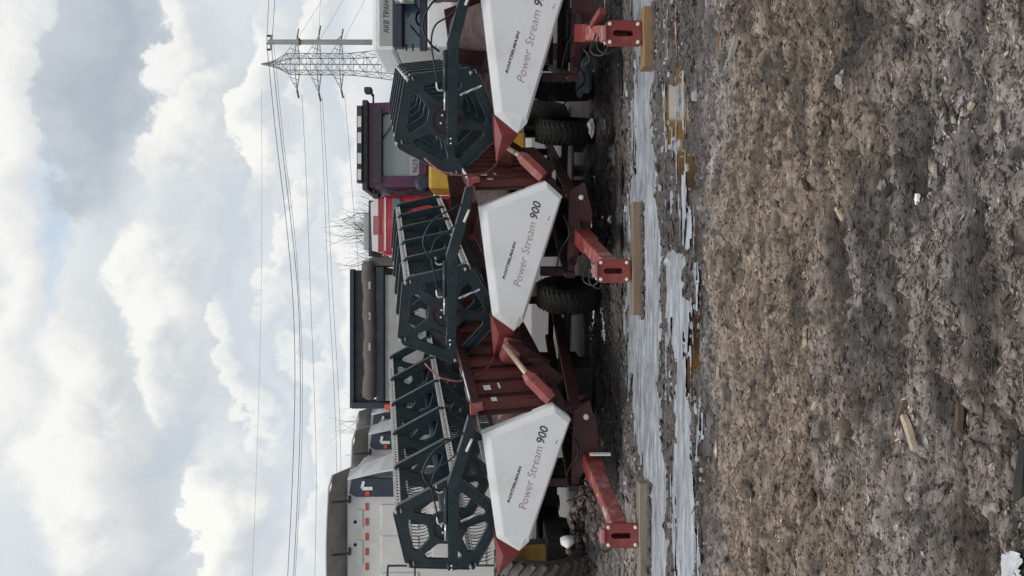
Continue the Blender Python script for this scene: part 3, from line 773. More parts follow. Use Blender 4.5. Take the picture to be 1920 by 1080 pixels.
    ag.tube([(.98, .18, az), (.98, LB - .05, az)], ar, 24); au = ag.build('feed_auger', M['redworn'], t)
    fg = MB(); N_ = 24; turns = 18; vs = []; fs = []
    for i in range(int(N_ * turns) + 1):
        th = 2 * math.pi * i / N_; y = .24 + i / N_ * .26
        for r in (ar - .005, fr_): vs.append((.98 + r * math.cos(th), y, az + r * math.sin(th)))
        for r in (fr_, ar - .005): vs.append((.98 + r * math.cos(th), y + .012, az + r * math.sin(th)))
    for i in range(int(N_ * turns)):
        for k in range(4): fs.append((i * 4 + k, i * 4 + (k + 1) % 4, i * 4 + 4 + (k + 1) % 4, i * 4 + 4 + k))
    fg.add(vs, fs); fg.build('auger_flight', M['flight'], au)
    # drive shaft along the back with its guard
    a0, a1 = Vector((1.68, .12, -1.36)), Vector((1.97, .36, -1.06))
    dr = (a1 - a0).normalized()
    gd = MB(); gd.tube([a0 + dr * .03, a0 + dr * .10, a1 - dr * .10, a1], [.085, .095, .095, .055], 6); gd.sm = [False] * len(gd.sm); gd.build('shaft_guard', M['redworn'], t)
    MB().tube([a1 - dr * .06, Vector((2.02, 1.15, -.93))], .036, 12).build('drive_shaft', M['rod'], t)
    MB().box((1.86, 1.35, -1.05), (.30, .24, .24), Matrix.Rotation(.3, 3, 'Y'), .03).build('gearbox', M['redworn'], t)
    MB().prism([(1.60, -1.50), (2.02, -1.15), (2.02, -1.32), (1.75, -1.62)], .62, .68).build('hanger_plate', M['maroon'], t)
    MB().prism([(1.60, -1.40), (2.05, -.98), (2.05, -1.10), (1.72, -1.58)], 1.22, 1.28).build('hanger_plate', M['maroon'], t)
    MB().tube(bez([(1.2, .2, -1.62), (.95, .1, -1.70), (.70, .15, -1.60), (.4, .2, -1.55)], 5), .012, 6).build('hose', M['hose'], t)
    return t
HUBS = [P(836, 996, 9.5) - ex * .05, P(834, 579, 10.1), P(840, 231, 9.75) + ex * .24 + ez * .03]
HL = ['leftmost grain header, its reel tines open to view beside the white truck cabs',
      'middle grain header between the other two, its red guide pipe bowed over the left header',
      'rightmost grain header, its white side panel cut off by the picture edge']
for h, d, lab, k in zip(HUBS, (63, 47, 42), HL, range(3)):
    make_header(h, d, lab, k)

# ------------------------------------------------------------------ trailers under the headers
def make_trailer(hub, hitch, back, label, decal, rear_pos):
    o = Vector((hub.x, hub.y, 0))
    t = thing('header_trailer', label, 'trailer', o, TROT, 'red trailers under the headers')
    inv = t.matrix_world.inverted() if False else (Matrix.Translation(o) @ TROT.to_4x4()).inverted()
    for x in (.30, 1.41):
        MB().bar((x, .55, .645), (x, 6.0, .645), .09, .14, .008).build('side_rail', M['maroon'], t)
        MB().bar((x, .56, .722), (x, 6.0, .722), .03, .012).build('rail_edge', M['pink'], t)
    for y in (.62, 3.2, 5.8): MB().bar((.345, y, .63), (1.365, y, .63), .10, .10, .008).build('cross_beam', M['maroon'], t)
    # cradles reaching up to the tilted header
    for y, x, zt in ((.75, 1.40, .80), (.75, .3, 1.05), (5.0, 1.40, 1.45), (5.0, .30, 1.75)):
        MB().bar((x, y, .66), (x, y, zt), .12, .10, .008, up=(0, 1, 0)).build('cradle_post', M['maroon'], t)
    MB().prism([(.55, .70), (1.50, .70), (1.62, .50), (1.2, .38), (.75, .42)], .42, .48).build('front_plate', M['maroon'], t)
    bl = MB(); bl.lathe([(0, -.03), (.032, -.03), (.036, 0)], (1.42, .42, .54), (0, 1, 0), 14); bl.build('plate_bolt', M['bolt'], t)
    # axle and wheels
    MB().bar((0.0, 3.74, .50), (1.93, 3.74, .50), .11, .11, .01).build('axle', M['dkgrey'], t)
    for x in (.30, 1.41): MB().bar((x, 3.74, .55), (x, 3.74, .58), .12, .30, .01, up=(0, 1, 0)).build('axle_mount', M['dkgrey'], t)
    prof = [(.25, -.19), (.34, -.205), (.45, -.20), (.49, -.165), (.505, -.10), (.51, 0), (.505, .10), (.49, .165), (.45, .20), (.34, .205), (.25, .19)]
    tr = MB().lathe(prof, (0, 0, 0), (1, 0, 0), 40)
    for k in range(36):
        th = 2 * math.pi * k / 36
        for s_ in (-1, 1):
            R = Matrix.Rotation(th, 3, 'X')
            tr.box(R @ Vector((s_ * .10, 0, .505)), (.17, .035, .022), R @ Matrix.Rotation(.5 * s_, 3, 'Z'))
    trm = tr.mesh('tyre', M['tyre'])
    rm = MB().lathe([(.0, -.05), (.08, -.08), (.10, -.04), (.20, -.02), (.235, -.17), (.26, -.18), (.26, .18), (.235, .17), (.2, .06), (0, .05)], (0, 0, 0), (1, 0, 0), 28).mesh('rim', M['dkgrey'])
    for x, f in ((0.0, 1), (1.93, -1)):
        w = bpy.data.objects.new('wheel', rm); C.objects.link(w); w.parent = t; w.location = (x, 3.74, .505); w.rotation_euler = (random.random(), 0, 0)
        link('tyre', trm, w)
    # clutter hanging under the frame
    rq = random.Random(int(hub.x * 100))
    for j in range(4):
        x_, y_ = rq.uniform(.2, 1.5), rq.uniform(.7, 2.6)
        MB().tube(bez([(x_, y_, .60), (x_ - .15 - rq.random() * .2, y_ + .1, .42 - rq.random() * .12), (x_ - .5, y_ + .3, .50), (x_ - .7, y_ + .5, .66)], 5), .011, 6).build('hose', M['galv'] if j == 1 else M['hose'], t)
    MB().bar((.30, .95, .58), (.85, 2.2, .30), .045, .045).build('brace', M['maroon'], t)
    MB().bar((1.41, .95, .58), (.85, 2.2, .30), .045, .045).build('brace', M['pink'], t)
    MB().box((.86, 2.5, .40), (.80, .45, .36), None, .03).build('light_blocker', M['black'], t)  # added black box, not a known part, blocks light under the frame
    MB().bar((.86, 2.9, .36), (.86, 3.7, .50), .14, .30, .02).build('axle_arm', M['black'], t)
    # drawbar down to the hitch
    hp, bp = inv @ hitch, inv @ back
    d = (bp - hp).normalized()
    db = MB(); db.bar(hp + d * .12, bp, .17, .17, .014); dbo = db.build('drawbar', M['redworn'], t)
    db2 = MB(); db2.bar(bp - d * .45, bp + d * .05, .21, .20, .012); db2.build('drawbar_sleeve', M['red'], t)
    mid = (inv.inverted() @ bp); rr = inv @ Vector(rear_pos)
    MB().bar(bp - d * .05, Vector((.85, .62, .60)), .16, .14, .01).build('drawbar_link', M['maroon'], t)
    MB().bar(bp - d * .05 + Vector((-.05, 0, .06)), Vector((.45, .62, .60)), .07, .07, .006).build('drawbar_stay', M['maroon'], t)
    MB().bar(bp - d * .05 + Vector((.05, 0, .06)), Vector((1.25, .62, .60)), .07, .07, .006).build('drawbar_stay', M['maroon'], t)
    # hitch jaw: upright plate with a slot, boxed sides and four bolts, faces the camera
    hw = hitch
    R = Matrix((Vector((1, 0, 0)), Vector((0, 1, 0)), Vector((0, 0, 1)))).transposed()
    loc = Matrix.Translation(hw)
    H2 = inv @ loc
    def put(ob): ob.matrix_local = H2; return ob
    outer = [(-.10, -.185), (.10, -.185), (.13, -.155), (.13, .16), (.10, .19), (-.10, .19), (-.13, .16), (-.13, -.155)]
    slot = [(-.032, -.10), (.032, -.10), (.036, -.06), (.036, .09), (.02, .12), (-.02, .12), (-.036, .09), (-.036, -.06)]
    pl = plate_mesh('hitch_plate', outer, [slot], .024, .005, M['red'])
    hpo = put(link('hitch_plate', pl, t))
    jw = MB()
    for x in (-.055, .055): jw.box((x, .09, 0), (.022, .15, .26), None, .004)
    jw.box((0, .10, .15), (.14, .17, .022), None, .004); jw.box((0, .10, -.15), (.14, .17, .022), None, .004); jw.box((0, .185, 0), (.14, .022, .30), None, .004)
    put(jw.build('hitch_jaw', M['redworn'], t))
    put(MB().box((0, .02, .215), (.15, .13, .045), None, .01).build('hitch_lit_top', M['pink'], t))  # paler block set on the jaw, its lit top put into the colour
    put(MB().box((0, .05, .24), (.05, .05, .03), None, .006).build('cap_lug', M['pink'], t))
    for x in (-.095, .095):
        for z in (-.145, .15):
            put(MB().lathe([(0, -.034), (.016, -.034), (.021, -.028), (.021, -.012)], (x, 0, z), (0, 1, 0), 8).build('bolt', M['bolt'], t))
    ch = MB(); ch.tube(bez([(-.10, .06, .19), (-.02, .02, .215), (.06, .05, .20), (.13, .06, .10)], 6), .012, 6)
    put(ch.build('safety_chain', M['galv'], t))
    put(MB().tube(bez([(-.12, .05, .08), (-.2, .06, .17), (-.12, .1, .27), (.05, .15, .24)], 6), .009, 6).build('hose', M['hose'], t))
    put(MB().tube([(.0, .05, .16), (.0, .05, .25)], [.022, .018], 10).build('hitch_pin', M['bolt'], t))
    if decal:
        up = Vector((0, 0, 1)); y = d; x = y.cross(up).normalized(); z = x.cross(y)
        RR_ = Matrix((x, y, z)).transposed()
        for (a, b_, w, h, mm) in ((.34, -.088, .05, .004, 'whitetape'), (.44, -.088, .05, .004, 'amber')): pass
        c = MB()
        for i in range(3): c.box(hp + d * (.36 + .03 * i) + z * .0868, (.075, .012, .002), RR_)
        c.box(hp + d * .47 + z * .0868 + x * .02, (.012, .07, .002), RR_); c.box(hp + d * .47 + z * .0868 - x * .03, (.012, .07, .002), RR_); c.box(hp + d * .51 + z * .087, (.06, .012, .002), RR_)
        c.build('warning_sticker', M['whitetape'], dbo)
        MB().lathe([(0, .006), (.02, .005), (.024, .0)], hp + d * .78 + z * .086, z, 14).build('amber_reflector', M['amber'], dbo)
        MB().box(bp + d * -.25 + Vector((.17, .05, -.08)), (.02, .05, .26)).build('reflector_strip', M['whitetape'], t)
    else:
        MB().tube(bez([hp + Vector((-.05, .1, .12)), hp + Vector((-.22, .15, .2)), hp + Vector((-.18, .25, .32)), hp + Vector((.0, .4, .25))], 6), .010, 6).build('hose', M['hose'], t)
    return t
make_trailer(HUBS[0], P(1166, 1004, 8.25), P(1105, 858, 9.75), 'left red header trailer, its long drawbar slanting down to the grey timber beam', True, (0, 0, 0))
make_trailer(HUBS[1], P(1151, 508, 8.65), P(1092, 445, 10.1), 'middle red header trailer, short drawbar with a cable loop over its hitch', False, (0, 0, 0))
make_trailer(HUBS[2], P(1170, 63, 8.0), P(1092, 62, 9.6), 'red header trailer at the right, drawbar pointing straight out to an upright hitch', False, (0, 0, 0))
# strut lying folded beside the right hitch
MB().bar(P(1130, 20, 8.5), P(1112, 48, 8.9), .08, .08, .01).build('folded_jack', M['red'], None, label='red jack stand sticking out behind the right hitch', category='jack stand')
# timber blocks under the hitches
def timber(x0, x1, y, top, depth, mname, label, ang=0.0):
    mb = MB(); n = 9
    vs = []; fs = []
    for i in range(n):
        f = i / (n - 1); x = (f - .5) * (x1 - x0)
        w = .004 * math.sin(5 * f + x0 * 7); h2 = top + .004 * math.sin(7 * f + x0)
        for (yy, z) in ((-depth / 2 + w, .0), (depth / 2, .0), (depth / 2, h2 - .006), (depth / 2 - .008, h2), (-depth / 2 + .008 + w, h2), (-depth / 2 + w, h2 - .008)): vs.append((x, yy, z))
    for i in range(n - 1):
        for k in range(6): fs.append((i * 6 + k, i * 6 + (k + 1) % 6, i * 6 + 6 + (k + 1) % 6, i * 6 + 6 + k))
    fs.append(tuple(range(5, -1, -1))); fs.append(tuple(range((n - 1) * 6, n * 6)))
    mb.add(vs, fs); o = mb.build('timber_block', M[mname]); o.location = ((x0 + x1) / 2, y, -.018); o.rotation_euler = (0, 0, ang)
    tag(o, label, 'timber', 'timber blocks under the trailer hitches'); return o
timber(-3.35, -2.12, 8.28, .125, .18, 'timber', 'weathered grey timber beam on slush under the left hitch')
timber(-.31, .98, 8.68, .125, .17, 'timber3', 'long brown timber beam lying on ice under the middle hitch', .01)
timber(2.32, 2.95, 8.02, .13, .20, 'timber2', 'short yellow brown timber block under the right hitch', -.01)

# ------------------------------------------------------------------ white truck cabs, seen from behind
def make_cab(loc, label):
    t = thing('truck_cab', label, 'truck', loc, None, 'white truck cabs parked in echelon')
    W2 = 1.28; z0 = 1.0; zt = 4.17
    MB().box((-W2, .85, (z0 + zt) / 2), (2 * W2 - .12, 1.7, zt - z0), None, .10).build('cab_shell', M['cab'], t)
    # roof deflector seen from inside
    d = MB(); n = 14
    vs = []; fs = []
    for i in range(n + 1):
        f = i / n; x = -2 * W2 - .02 + f * (2 * W2 + .04); e = min(f, 1 - f) * n
        z = 4.40 + .035 * math.sin(f * math.pi) - (.05 if e < 1 else 0); y = -.28 + .10 * (2 * f - 1) ** 2
        vs += [(x, y, z), (x, y + .02, z + .015), (x, .55, 4.12), (x, .50, 4.10)]
    for i in range(n):
        for k in range(4): fs.append((i * 4 + k, i * 4 + (k + 1) % 4, i * 4 + 4 + (k + 1) % 4, i * 4 + 4 + k))
    fs += [(0, 1, 2, 3), (n * 4 + 3, n * 4 + 2, n * 4 + 1, n * 4)]
    d.add(vs, fs); d.build('roof_deflector', M['olive'], t)
    e = MB(); e.tube([(-2 * W2 - .02 + (2 * W2 + .04) * i / n, -.285 + .10 * (2 * i / n - 1) ** 2, 4.40 + .035 * math.sin(i / n * math.pi) - (.05 if i in (0, n) else 0)) for i in range(n + 1)], .018, 8)
    e.build('deflector_edge', M['cab'], t)
    for x in (-.42, -1.28, -2.14):
        b = MB(); b.bar((x, -.10, 4.08), (x, -.20, 4.36), .03, .03); b.bar((x - .06, -.02, 4.11), (x + .06, -.02, 4.11), .05, .03); b.build('deflector_bracket', M['dkgrey'], t)
    # flared side fairings
    f = MB(); zs = [4.12, 3.9, 3.6, 3.3, 2.9, 2.2, 1.2]; xo = [-.02, .03, .10, .15, .19, .21, .21]
    vs = []; fs = []
    for z, x, dp in zip(zs, xo, (.12, .35, .6, .8, .9, .9, .9)): vs += [(x - .06, -.12, z), (x - .03, -.14, z), (x + .07, dp, z), (x + .02, dp, z)]
    for i in range(len(zs) - 1):
        for k in range(4): fs.append((i * 4 + k, i * 4 + (k + 1) % 4, i * 4 + 4 + (k + 1) % 4, i * 4 + 4 + k))
    f.add(vs, fs); f.build('side_fairing', M['white'], t)
    r = MB(); r.prism([(-.36, 3.28), (-.07, 3.28), (-.05, 4.06), (-.30, 4.10), (-.36, 4.0)], -.09, -.02); r.build('fairing_lining', M['navy'], t)
    MB().box((-.22, -.10, 3.80), (.055, .012, .17)).build('white_tape', M['whitetape'], t)
    MB().box((-.16, -.10, 3.875), (.12, .012, .045), Matrix.Rotation(.25, 3, 'Y')).build('white_tape', M['whitetape'], t)
    MB().box((-.30, -.10, 3.80), (.07, .012, .07)).build('red_tape', M['redtape'], t)
    for i in range(8): MB().box((-.55 - i * .247, -.005, 3.825), (.12, .014, .055), None, .003).build('red_reflector', M['redtape'], t)
    for x in (-.80, -1.18, -1.72): MB().lathe([(0, -.02), (.022, -.018), (.03, 0)], (x, 0, 4.02), (0, 1, 0), 12).build('rubber_plug', M['black'], t)
    for (x, w, z, h) in ((-.72, .42, 3.28, .62), (-1.28, .5, 3.28, .62), (-1.85, .42, 3.28, .62), (-.74, .30, 3.94, .10), (-1.3, .4, 3.94, .10), (-1.86, .3, 3.94, .10), (-.74, .36, 2.3, .9), (-1.3, .5, 2.3, .9)):
        MB().box((x, -.005, z), (w, .03, h), None, .014).build('pressed_rib', M['cab'], t)
    MB().box((-W2, .5, .75), (.9, 3.0, .3), None, .02).build('chassis', M['dkgrey'], t)
    for x in (-.25, -2.3):
        w = MB().lathe([(.0, -.10), (.28, -.12), (.32, -.16), (.5, -.15), (.52, 0), (.5, .15), (.32, .16), (0, .1)], (x, 1.1, .52), (1, 0, 0), 28); w.build('wheel', M['tyre'], t)
    MB().tube([(-.52, -.25, 3.30), (-1.15, -.25, 3.30)], .02, 8).build('mud_rail', M['dkgrey'], t) if False else None
    return t
cab1 = make_cab(P(1000, 893, 12.6) * Vector((1, 1, 0)) if False else Vector((P(700, 888, 12.6).x, 12.6, 0)), 'nearest white truck cab with red reflectors across its ribbed back wall')
for (y, Y, lab) in ((806, 14.55, 'second white truck cab, only its right edge showing past the nearest one'), (770, 16.3, 'farthest white truck cab, a sliver under the tipper corner')):
    c = copy_tree(cab1); c.location = (P(700, y, Y).x, Y, 0); c['label'] = lab
    if Y > 16: c.location.z = .25
# catwalk rail in front of the nearest cab
rail = thing('handrail', 'dark tubular handrail in front of the nearest white cab', 'handrail', Vector((P(740, 1070, 12.1).x, 12.1, 0)))
q = Vector((P(740, 1070, 12.1).x, 12.1, 0))
MB().tube(bez([P(778, 1061, 12.1) - q, P(735, 1061, 12.1) - q, P(727, 1066, 12.1) - q, P(727, 1120, 12.1) - q], 5), .018, 8).build('top_rail', M['dkgrey'], rail)
MB().tube([P(778, 1061, 12.1) - q, Vector((P(778, 1061, 12.1).x - q.x, 0, .35))], .018, 8).build('post', M['dkgrey'], rail)
MB().tube([P(778, 1050, 12.1) - q, P(778, 1125, 12.1) - q], .014, 8).build('mid_rail', M['dkgrey'], rail)
# ------------------------------------------------------------------ tractor wheel with ochre rim on the rubble
wl = thing('tractor_wheel', 'big muddy lugged tyre with ochre rim standing on rubble at the left', 'wheel', Vector((P(1000, 1062, 11.6).x, 11.6, .98)))
axd = Vector((.975, .05, .0)).normalized()
prof = [(.44, -.2), (.52, -.24), (.62, -.25), (.68, -.20), (.70, -.1), (.70, .1), (.68, .20), (.62, .25), (.52, .24), (.44, .2)]
tw = MB().lathe(prof, (0, 0, 0), axd, 44).build('tyre', M['tyredry'], wl)
lg = MB(); a_ = axd.orthogonal().normalized(); b_ = axd.cross(a_)
for k in range(26):
    for s_ in (-1, 1):
        th = 2 * math.pi * (k + .5 * (s_ > 0)) / 26
        rad = a_ * math.cos(th) + b_ * math.sin(th); tg = axd.cross(rad)
        y = (axd + tg * .7 * s_).normalized()
        R = Matrix((rad.cross(y).normalized(), y, rad)).transposed()
        lg.box(rad * .70 + axd * .12 * s_, (.06, .26, .07), R, .008)
lg.build('tread_lug', M['tyredry'], tw)
MB().lathe([(.0, .05), (.12, .06), (.16, .0), (.30, -.02), (.36, .06), (.42, .17), (.445, .21), (.45, .19), (.43, -.2)], (0, 0, 0), axd, 40).build('rim', M['ochre'], wl)
# rubble and things on the ground under the headers
def lump(mb, c, s, seed=0, n=2):
    bm = bmesh.new(); bmesh.ops.create_icosphere(bm, subdivisions=n, radius=1)
    r = random.Random(seed)
    ph = [r.random() * 6 for _ in range(6)]
    for v in bm.verts:
        k = 1 + .22 * math.sin(3 * v.co.x + ph[0]) * math.sin(3 * v.co.y + ph[1]) + .18 * math.sin(5 * v.co.z + ph[2] + 3 * v.co.x) + (r.random() - .5) * .22
        v.co = Vector((v.co.x * s[0], v.co.y * s[1], v.co.z * s[2])) * k
    R = Matrix.Rotation(r.random() * 6, 3, 'Z') @ Matrix.Rotation((r.random() - .5), 3, 'X')
    bm.verts.index_update()
    mb.add([Vector(c) + R @ v.co for v in bm.verts], [[v.index for v in f.verts] for f in bm.faces]); bm.free()
mb = MB(); r = random.Random(3)
for i in range(520):
    x, y = r.gauss(-3.75, .75), r.gauss(12.0, .6)
    if abs(x + 3.9) > 1.6 or abs(y - 12) > 1.2: continue
    h = float(ground_height(np.array([x]), np.array([y]))[0][0]); s = .015 + .05 * r.random() ** 3
    lump(mb, (x, y, h + s * .3 + .25 * math.exp(-((x + 3.6) / .5) ** 2 - ((y - 12.0) / .4) ** 2)), (s * 1.5, s, s * .7), i, 1)
mb.build('rubble', M['rubble'], None, kind='stuff')
mb = MB(); r = random.Random(9)
for i in range(420):
    y = r.uniform(8.9, 13.5); x = r.uniform(-3.4, 4.2)
    h = float(ground_height(np.array([x]), np.array([y]))[0][0]); s = .015 + .05 * r.random() ** 2.5
    lump(mb, (x, y, h + s * .3), (s * 1.7, s, s * .6), 900 + i, 1)
for (x0_, x1_, y_) in ((-3.3, -2.1, 8.28), (-.32, 1.0, 8.68), (2.3, 2.97, 8.02)):
    for i in range(70):
        x = r.uniform(x0_, x1_); s = .010 + .030 * r.random() ** 2.5
        lump(mb, (x, y_ - .10 - .04 * r.random(), .004), (s * 2.2, s, s * .8), 4000 + i, 1)
mb.build('mud_lumps', M['mudlump'], None, kind='stuff')
bt = thing('plastic_bottle', 'white plastic bottle with dark cap lying on the rubble by the tyre', 'bottle', P(1066, 1030, 10.9))
MB().lathe([(0, .0), (.02, .0), (.035, .03), (.095, .08), (.10, .11), (.10, .17), (.07, .18), (.0, .18)], (0, 0, 0), (.75, .55, .1), 18).build('bottle_body', M['wrapper'], bt)
MB().lathe([(0, -.06), (.045, -.055), (.05, -.01), (.03, .01)], (0, 0, 0), (.75, .55, .1), 14).build('cap', M['stick'], bt)
def plank(x0, y0, x1, y1, Yd, w, th, material, label, cat='plank'):
    a, b = P(x0, y0, Yd), P(x1, y1, Yd); a.z = b.z = float(ground_height(np.array([a.x]), np.array([a.y]))[0][0]) + th / 2 + .01
    o = thing('plank', label, cat, (a + b) / 2); c = (a + b) / 2
    MB().bar(a - c, b - c, w, th, .004).build('board', material, o); return o
mb = MB()
lump(mb, (0, 0, 0), (.13, .05, .05), 5, 2); lump(mb, (.12, .02, .0), (.10, .06, .055), 6, 2)
o = mb.build('ice_lump', M['wrapper']); o.location = (P(1112, 245, 12.6).x, 12.6, .10); tag(o, 'pale lump of ice on dark mud in front of the trailer tyres', 'ice lump')
bp0 = P(1080, 305, 13.6)
for k, (dxx, zz_, w, lab) in enumerate(((0, .16, .05, 'grey wooden pallet side lying in the mud behind the middle trailer'),)):
    pt = thing('pallet', lab, 'pallet', (bp0.x - .1, 13.6, .05))
    for j in range(5): MB().box((0, j * .16, .26 - j * .01), (1.05, .11, .022), None, .003).build('pallet_board', M['timber'], pt)
    for x in (-.45, 0, .45): MB().box((x, .32, .13), (.09, .75, .22), None, .004).build('pallet_block', M['timber'], pt)
sk = MB(); lump(sk, (0, 0, 0), (.42, .16, .12), 12, 3); lump(sk, (.2, .05, .05), (.22, .12, .10), 13, 3)
o = sk.build('crumpled_sheet', M['sacks']); o.location = (P(1085, 142, 11.8).x, 11.8, .30); tag(o, 'crumpled blue grey plastic sheet lying below the right header', 'plastic sheet')
# scraps that stand out on the bare ground
def gpt(x, y):
    d = Fw + Rt * ((540 - y) / FPX) - Up * ((x - 960) / FPX); t = -(CAMZ - .03) / d.z
    X, Y = d.x * t, d.y * t
    return Vector((X, Y, float(ground_height(np.array([X]), np.array([Y]))[0][0])))
def chip(x, y, L, w, ang, label, cat, m_='chip', name='wood_chip', th=.012):
    p = gpt(x, y); mb = MB(); n = 5; vs = []; fs = []; rr = random.Random(int(x))
    for i in range(n):
        f = i / (n - 1); ww = w * (.55 + .45 * math.sin(math.pi * (.15 + .75 * f))) * (.85 + .3 * rr.random()); z = rr.random() * .004
        vs += [((f - .5) * L, -ww / 2, z), ((f - .5) * L, ww / 2, z + .003), ((f - .5) * L, ww * .3, z + th), ((f - .5) * L, -ww * .35, z + th)]
    for i in range(n - 1):
        for k in range(4): fs.append((i * 4 + k, i * 4 + (k + 1) % 4, i * 4 + 4 + (k + 1) % 4, i * 4 + 4 + k))
    fs += [(3, 2, 1, 0), tuple(range((n - 1) * 4, n * 4))]
    mb.add(vs, fs); o = mb.build(name, M[m_]); o.location = p + Vector((0, 0, .012)); o.rotation_euler = (.1, .12, ang)
    tag(o, label, cat); return o
chip(1726, 812, .155, .034, .80, 'pale splintered wood chip lying on grey soil near the bottom', 'wood chip', th=.018)
chip(1589, 402, .115, .030, 1.0, 'pale peeled wood chip on brown soil right of the middle', 'wood chip')
chip(1572, 388, .045, .03, .3, 'small tan wood flake touching a longer pale chip', 'wood chip')
chip(1738, 374, .04, .022, .2, 'bright white scrap beside the dark soaked hollow', 'scrap', 'wrapper', 'white_scrap')
chip(1688, 56, .035, .018, .4, 'tiny white scrap on the soil at the far right', 'scrap', 'wrapper', 'white_scrap')
chip(1815, 212, .10, .025, -1.0, 'pinkish bark sliver near the lower right corner', 'bark sliver', 'chip', 'bark_sliver')
chip(1378, 62, .24, .06, .15, 'splintered pale bark lying beyond the puddle at right', 'bark', 'chip', 'bark_piece', .03)
chip(1390, 92, .16, .05, -.5, 'grey bark strip beside the splintered bark at right', 'bark', 'stone', 'bark_piece', .03)
chip(1702, 775, .20, .020, -.30, 'thin brown stick beside the pale wood chip', 'stick', 'stick', 'stick', .018)
chip(1760, 780, .10, .028, .1, 'short dark damp stick on grey soil', 'stick', 'stick', 'stick', .02)
chip(1868, 905, .27, .05, .04, 'dark flat rubber strip half buried at the bottom of the ground', 'rubber strip', 'black', 'rubber_strip', .020)
chip(1345, 700, .10, .03, .3, 'pale sliver at the edge of the brown soil by the puddle', 'wood chip', 'chip', 'wood_chip')
chip(1545, 760, .06, .024, -.6, 'small cream wood flake on brown soil at lower left', 'wood chip')
chip(1520, 940, .05, .03, .9, 'little pale flake on the brown soil at far left', 'wood chip')
for (x, y, s, lab) in ((1637, 348, .022, 'small tan stone at the edge of the dark hollow'), (1805, 958, .03, 'rounded grey stone near the rubber strip'), (1590, 150, .03, 'dull brown stone on the upper right soil'), (1245, 490, .07, 'pale lump of ice sticking up from the slush in front of the middle beam')):
    mb = MB(); lump(mb, (0, 0, 0), (s * 1.3, s, s * .8), int(x), 2); o = mb.build('stone', M['stone'] if x != 1245 else M['ice']); o.location = gpt(x, y) + Vector((0, 0, s * .4)); o.name = 'stone' if x != 1245 else 'ice_lump'
    tag(o, lab, 'stone' if x != 1245 else 'ice lump')
# patch of old snow at the bottom corner
sx, sy = np.meshgrid(axis([(-1.3, -.55, .01)]), axis([(2.05, 2.6, .01)]))
sh = ground_height(sx, sy)[0]
kk = (1 - ((sx + .98) / .20) ** 2 - ((sy - 2.27) / .11) ** 2 + (fbm(sx * 14, sy * 18, 4, 200) - .5) * .9) > 0
sme, _ = grid_mesh('old_snow', sx, sy, sh * .4 + .050 + (fbm(sx * 14, sy * 14, 3, 201) - .5) * .03, kk[:-1, :-1] & kk[1:, 1:])
sme.materials.append(mat('old_snow', (.62, .63, .66), .6, 0, .2, 8, .6, 60, (.25, .24, .24), .6, 9)); link('old_snow', sme, kind='structure')

# ------------------------------------------------------------------ vehicles behind
def base_at(y, Y): return Vector((P(960, y, Y).x, Y, 0))
def W_(x, y, Y, o): return P(x, y, Y) - o
# tipper
Y = 15.7; o = base_at(635, Y); t = thing('tipper_truck', 'grey tipper truck with rolled tarpaulin and dark headboard behind the middle header', 'truck', o)
def rect(mb, x0, x1, y0, y1, d0, d1, bev=.0):
    a, b = W_(x0, y0, Y, o), W_(x1, y1, Y, o)
    return mb.box(((a.x + b.x) / 2, (d0 + d1) / 2, (a.z + b.z) / 2), (abs(b.x - a.x), d1 - d0, abs(a.z - b.z)), None, bev)
rect(MB(), 721, 800, 752, 515, .02, 4.5, .03).build('tipper_body', M['cabgrey'], t)
rect(MB(), 800, 906, 745, 522, .10, 4.4, .03).build('body_shade', M['dkgrey'], t)  # lower body in a darker colour that stands for the shade there
rect(MB(), 705, 721, 752, 500, -.03, 4.5, .03).build('top_rail', M['navy'], t)
a, b = W_(693, 750, Y, o), W_(693, 490, Y, o)
tr = MB(); pts = [a.lerp(b, i / 40) + Vector((0, .05, .008 * math.sin(i * .55) - .02 * math.sin(i * .11))) for i in range(41)]
tr.tube(pts, [.06] + [.15 + .006 * math.sin(i * 1.7) + .008 * math.sin(i * .6) for i in range(39)] + [.12], 16); tp = tr.build('rolled_tarpaulin', M['tarp'], t)
for f in (.30, .52, .74):
    p = a.lerp(b, f); MB().box(p + Vector((.25, -.10, -.02)), (.16, .02, .05), None, .008).build('strap_buckle', M['cabgrey'], tp)
rect(MB(), 656, 684, 765, 506, .28, .38, .01).build('headboard', M['dkgrey'], t)
rect(MB(), 652, 660, 768, 504, .2, .42, .008).build('headboard_rim', M['navy'], t)
rect(MB(), 657, 745, 768, 756, .1, .4, .01).build('headboard_post', M['navy'], t)
rect(MB(), 684, 745, 755, 752, .2, .3, .004).build('side_post', M['dkgrey'], t)
rect(MB(), 722, 738, 768, 757, -.08, .06, .03).build('marker_lamp', M['lamp'], t)
rect(MB(), 690, 745, 500, 482, -.02, .6, .10).build('tarp_front_fold', M['tarp'], t)
rect(MB(), 905, 960, 740, 520, .3, 5.5, .02).build('chassis', M['dkgrey'], t)
for (y, d) in ((725, .8), (545, .8), (725, 4.2), (545, 4.2)):
    p = W_(960, y, Y, o); MB().lathe([(.0, -.12), (.3, -.14), (.34, -.18), (.56, -.17), (.6, 0), (.56, .17), (.34, .18), (0, .12)], (p.x, d, .6), (1, 0, 0), 28).build('wheel', M['tyre'], t)
